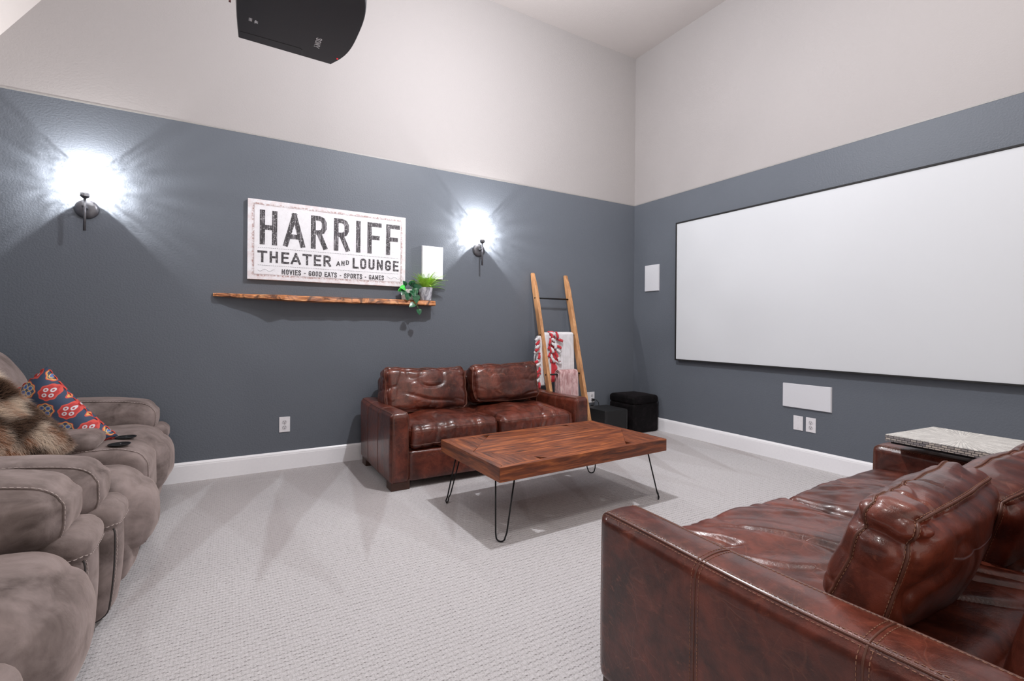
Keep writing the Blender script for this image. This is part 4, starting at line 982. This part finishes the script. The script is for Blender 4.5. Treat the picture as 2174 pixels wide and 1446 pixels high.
# ------------------------------------------------------------ projector
pj = empty('projector', (-3.83, -1.915, 2.350), 'black ceiling projector hung upside down with SONY and 4K marks', 'projector')
def m_proj():
    t = NT('black_projector_shell'); v = t.obj(); t.set(Base_Color=(0.017, 0.017, 0.022), Roughness=.38)
    t.bump(t.noise(v, 900, 2), .15, .0008); return t.m
M_pj = m_proj()
# plan outline (local): rear at -x, screen side at +x, curved front
out = [(-.193, .248)]
out += [(-.193-.012*math.sin(PI*k/8), .248-.590*k/8) for k in range(1, 8)]+[(-.193, -.342)]
out += [(.193, -.348)]
for k in range(1, 28):
    t_ = -1+2*k/28; out.append((.193+.058*(1-abs(t_)**3.0), -.045+t_*.302))
out += [(.193, .262), ]
def shell(zs):
    V, F = [], []; n = len(out)
    for (z, s_) in zs: V += [(x*s_+(.0), y*s_, z) for x, y in out]
    for i in range(len(zs)-1): F += [(i*n+k, i*n+(k+1) % n, (i+1)*n+(k+1) % n, (i+1)*n+k) for k in range(n)]
    F += [tuple(range(n-1, -1, -1)), tuple((len(zs)-1)*n+k for k in range(n))]; return V, F
V, F = shell([(0, .985), (.003, .995), (.010, 1.0), (.045, 1.01), (.048, .985), (.052, .985), (.055, 1.01), (.150, 1.0), (.190, .93), (.195, .90)])
mesh_obj('housing', V, F, M_pj, pj)
MB().lathe([(.050, 0), (.056, .02), (.060, .03)], 30, ax='y').obj('lens_ring', M_gloss, pj, True).matrix_local = Matrix.Translation((.225, 0, .10))@Matrix.Rotation(PI/2, 4, 'Z')
MB().tube([(-.155, .245, -.0006), (-.155, .18, -.0006)], .0, 4)
MB().tube([(-.19, .190, -.0002), (.045, .192, -.0002), (.058, .200, -.0002), (.060, .212, -.0002), (.060, .245, -.0002)], .0009, 4).obj('access_seam', M_slot, pj)
M_logo = plain('silver_logo', (0.85, 0.85, 0.87), .45, 0)
def ptext(s, ox, oy, h, sw_, serif, tr):
    # letter x-axis runs toward +y of the underside, letter tops toward +x; faces down
    mb = MB(); x = 0
    for c in s:
        letter_mesh(mb, c, x, 0, h, sw_, 1.25, serif, xf=lambda a, b, d: (ox+b, oy+a, -.0004-d), th=.0006); x += GL[c][0]*h*1.25+tr
    o = mb.obj('logo', M_logo, pj); return o
ptext('SONY', .098, .066, .024, .0034, .0032, .0028)
ptext('4K', -.138, .074, .013, .0024, 0, .0015)
mb = MB()
for k in range(3): mb.box((-.158+.0045*k, .068, -.0010), (-.1555+.0045*k, .090, -.0003))
mb.obj('fine_print', M_logo, pj)
mb = MB().box((.232, .128, .012), (.246, .150, .018)); 
MB().box((.205, .190, -.0012), (.211, .196, .004)).obj('status_light', m_emit('red_led', (1.0, .03, .04), 1.5), pj)
MB().tube([(.247, .02, .06), (.262, .05, .08), (.262, .0, .30), (.16, -.03, .7), (.03, -.01, 1.3), (.024, 0, ZC-2.35)], .0022, 6).obj('cable', M_plate, pj, True)
MB().tube([(-.225, .10, .075), (-.232, .10, .10), (-.236, .08, .20), (-.19, .05, .5), (-.05, .01, 1.1), (-.024, 0, ZC-2.35)], .0018, 6).obj('lens_cap_lanyard', M_sat, pj, True)
MB().box((-.229, .097, .058), (-.221, .103, .076)).obj('lanyard_tip', plain('dark_red_plastic', (.12, .01, .012), .4), pj)
MB().box((-.14, -.14, .196), (.14, .14, .206)).obj('mount_plate', M_sat, pj)
MB().tube([(0, 0, .206), (0, 0, ZC-2.35)], .022, 16).obj('mount_pole', M_sat, pj, True)

# pendant that carries the main light (above the frame)
pd = empty('pendant_light', (LK[0], LK[1], LK[2]+.085), 'pendant lamp hanging over the coffee table, above the frame', 'ceiling lamp')
MB().lathe([(.035, 0), (.06, .02), (.04, .06), (.01, .09)], 24).obj('socket_cap', M_fix, pd, True)
MB().tube([(0, 0, .08), (0, 0, ZC-LK[2]-.085)], .006, 8).obj('stem', M_fix, pd, True)

# ------------------------------------------------------------ mosaic C-table over the sofa arm
def m_mosaic():
    t = NT('mother_of_pearl_mosaic'); v = t.obj(); s = t.sep(v)
    an = t.ma('ARCTAN2', s[1], s[0]); r = t.ma('SQRT', t.ma('ADD', t.ma('MULTIPLY', s[0], s[0]), t.ma('MULTIPLY', s[1], s[1])))
    sect = t.ma('FLOOR', t.ma('MULTIPLY', an, 16.0)); f_ = t.ma('ABSOLUTE', t.ma('SUBTRACT', t.ma('FRACT', t.ma('MULTIPLY', an, 16.0)), .5))
    rr = t.ma('FRACT', t.ma('ADD', t.ma('MULTIPLY', r, 22.0), t.ma('MULTIPLY', sect, .37)))
    gap = t.ma('MAXIMUM', t.ramp(f_, [(.36, 0.0), (.47, 1.0)]), t.ramp(rr, [(.0, .8), (.07, 0.0)]))
    wn = t.n('ShaderNodeTexWhiteNoise', noise_dimensions='2D', i_Vector=t.comb(sect, t.ma('FLOOR', t.ma('ADD', t.ma('MULTIPLY', r, 22.0), t.ma('MULTIPLY', sect, .37))), 0.0)).outputs[0]
    c = t.mix(wn, (0.46, 0.44, 0.41), (0.72, 0.70, 0.66)); c = t.mix(t.ma('MULTIPLY', gap, .75), c, (0.09, 0.085, 0.09))
    t.set(Base_Color=c, Roughness=.35); return t.m
def m_edge():
    t = NT('mosaic_edge'); v = t.obj(); s = t.sep(v)
    br = t.n('ShaderNodeTexBrick', i_Vector=t.comb(t.ma('ADD', s[0], s[1]), s[2], 0.0), i_Scale=1.0); br.inputs['Brick Width'].default_value = .022; br.inputs['Row Height'].default_value = .0095; br.inputs['Mortar Size'].default_value = .0012
    br.inputs['Color1'].default_value = (.62, .57, .50, 1); br.inputs['Color2'].default_value = (.20, .19, .21, 1); br.inputs['Mortar'].default_value = (.03, .03, .035, 1)
    t.set(Base_Color=br.outputs[0], Roughness=.35); return t.m
tt = empty('side_table', (-1.225, -3.250, 0), 'mosaic-topped C-shaped side table over the far sofa arm', 'side table', math.radians(-5))
top = MB().box((-.215, -.195, .592), (.215, .195, .619)).obj('edge_band', m_edge(), tt, bevel=.001)
MB().box((-.213, -.193, .6185), (.213, .193, .6215)).obj('mosaic_top', m_mosaic(), tt)
mb = MB(); 
mb.box((-.205, -.175, .582), (.21, -.160, .592)); mb.box((-.205, .160, .582), (.21, .175, .592)); mb.box((-.205, -.160, .582), (-.190, .160, .592))
mb.box((.195, -.175, 0.015), (.21, -.160, .582)); mb.box((.195, .160, 0.015), (.21, .175, .582)); mb.box((.06, -.175, 0), (.21, -.160, .015)); mb.box((.06, .160, 0), (.21, .175, .015)); mb.box((.195, -.160, 0), (.21, .160, .015))
mb.obj('frame', M_black, tt)
bpy.context.view_layer.update()
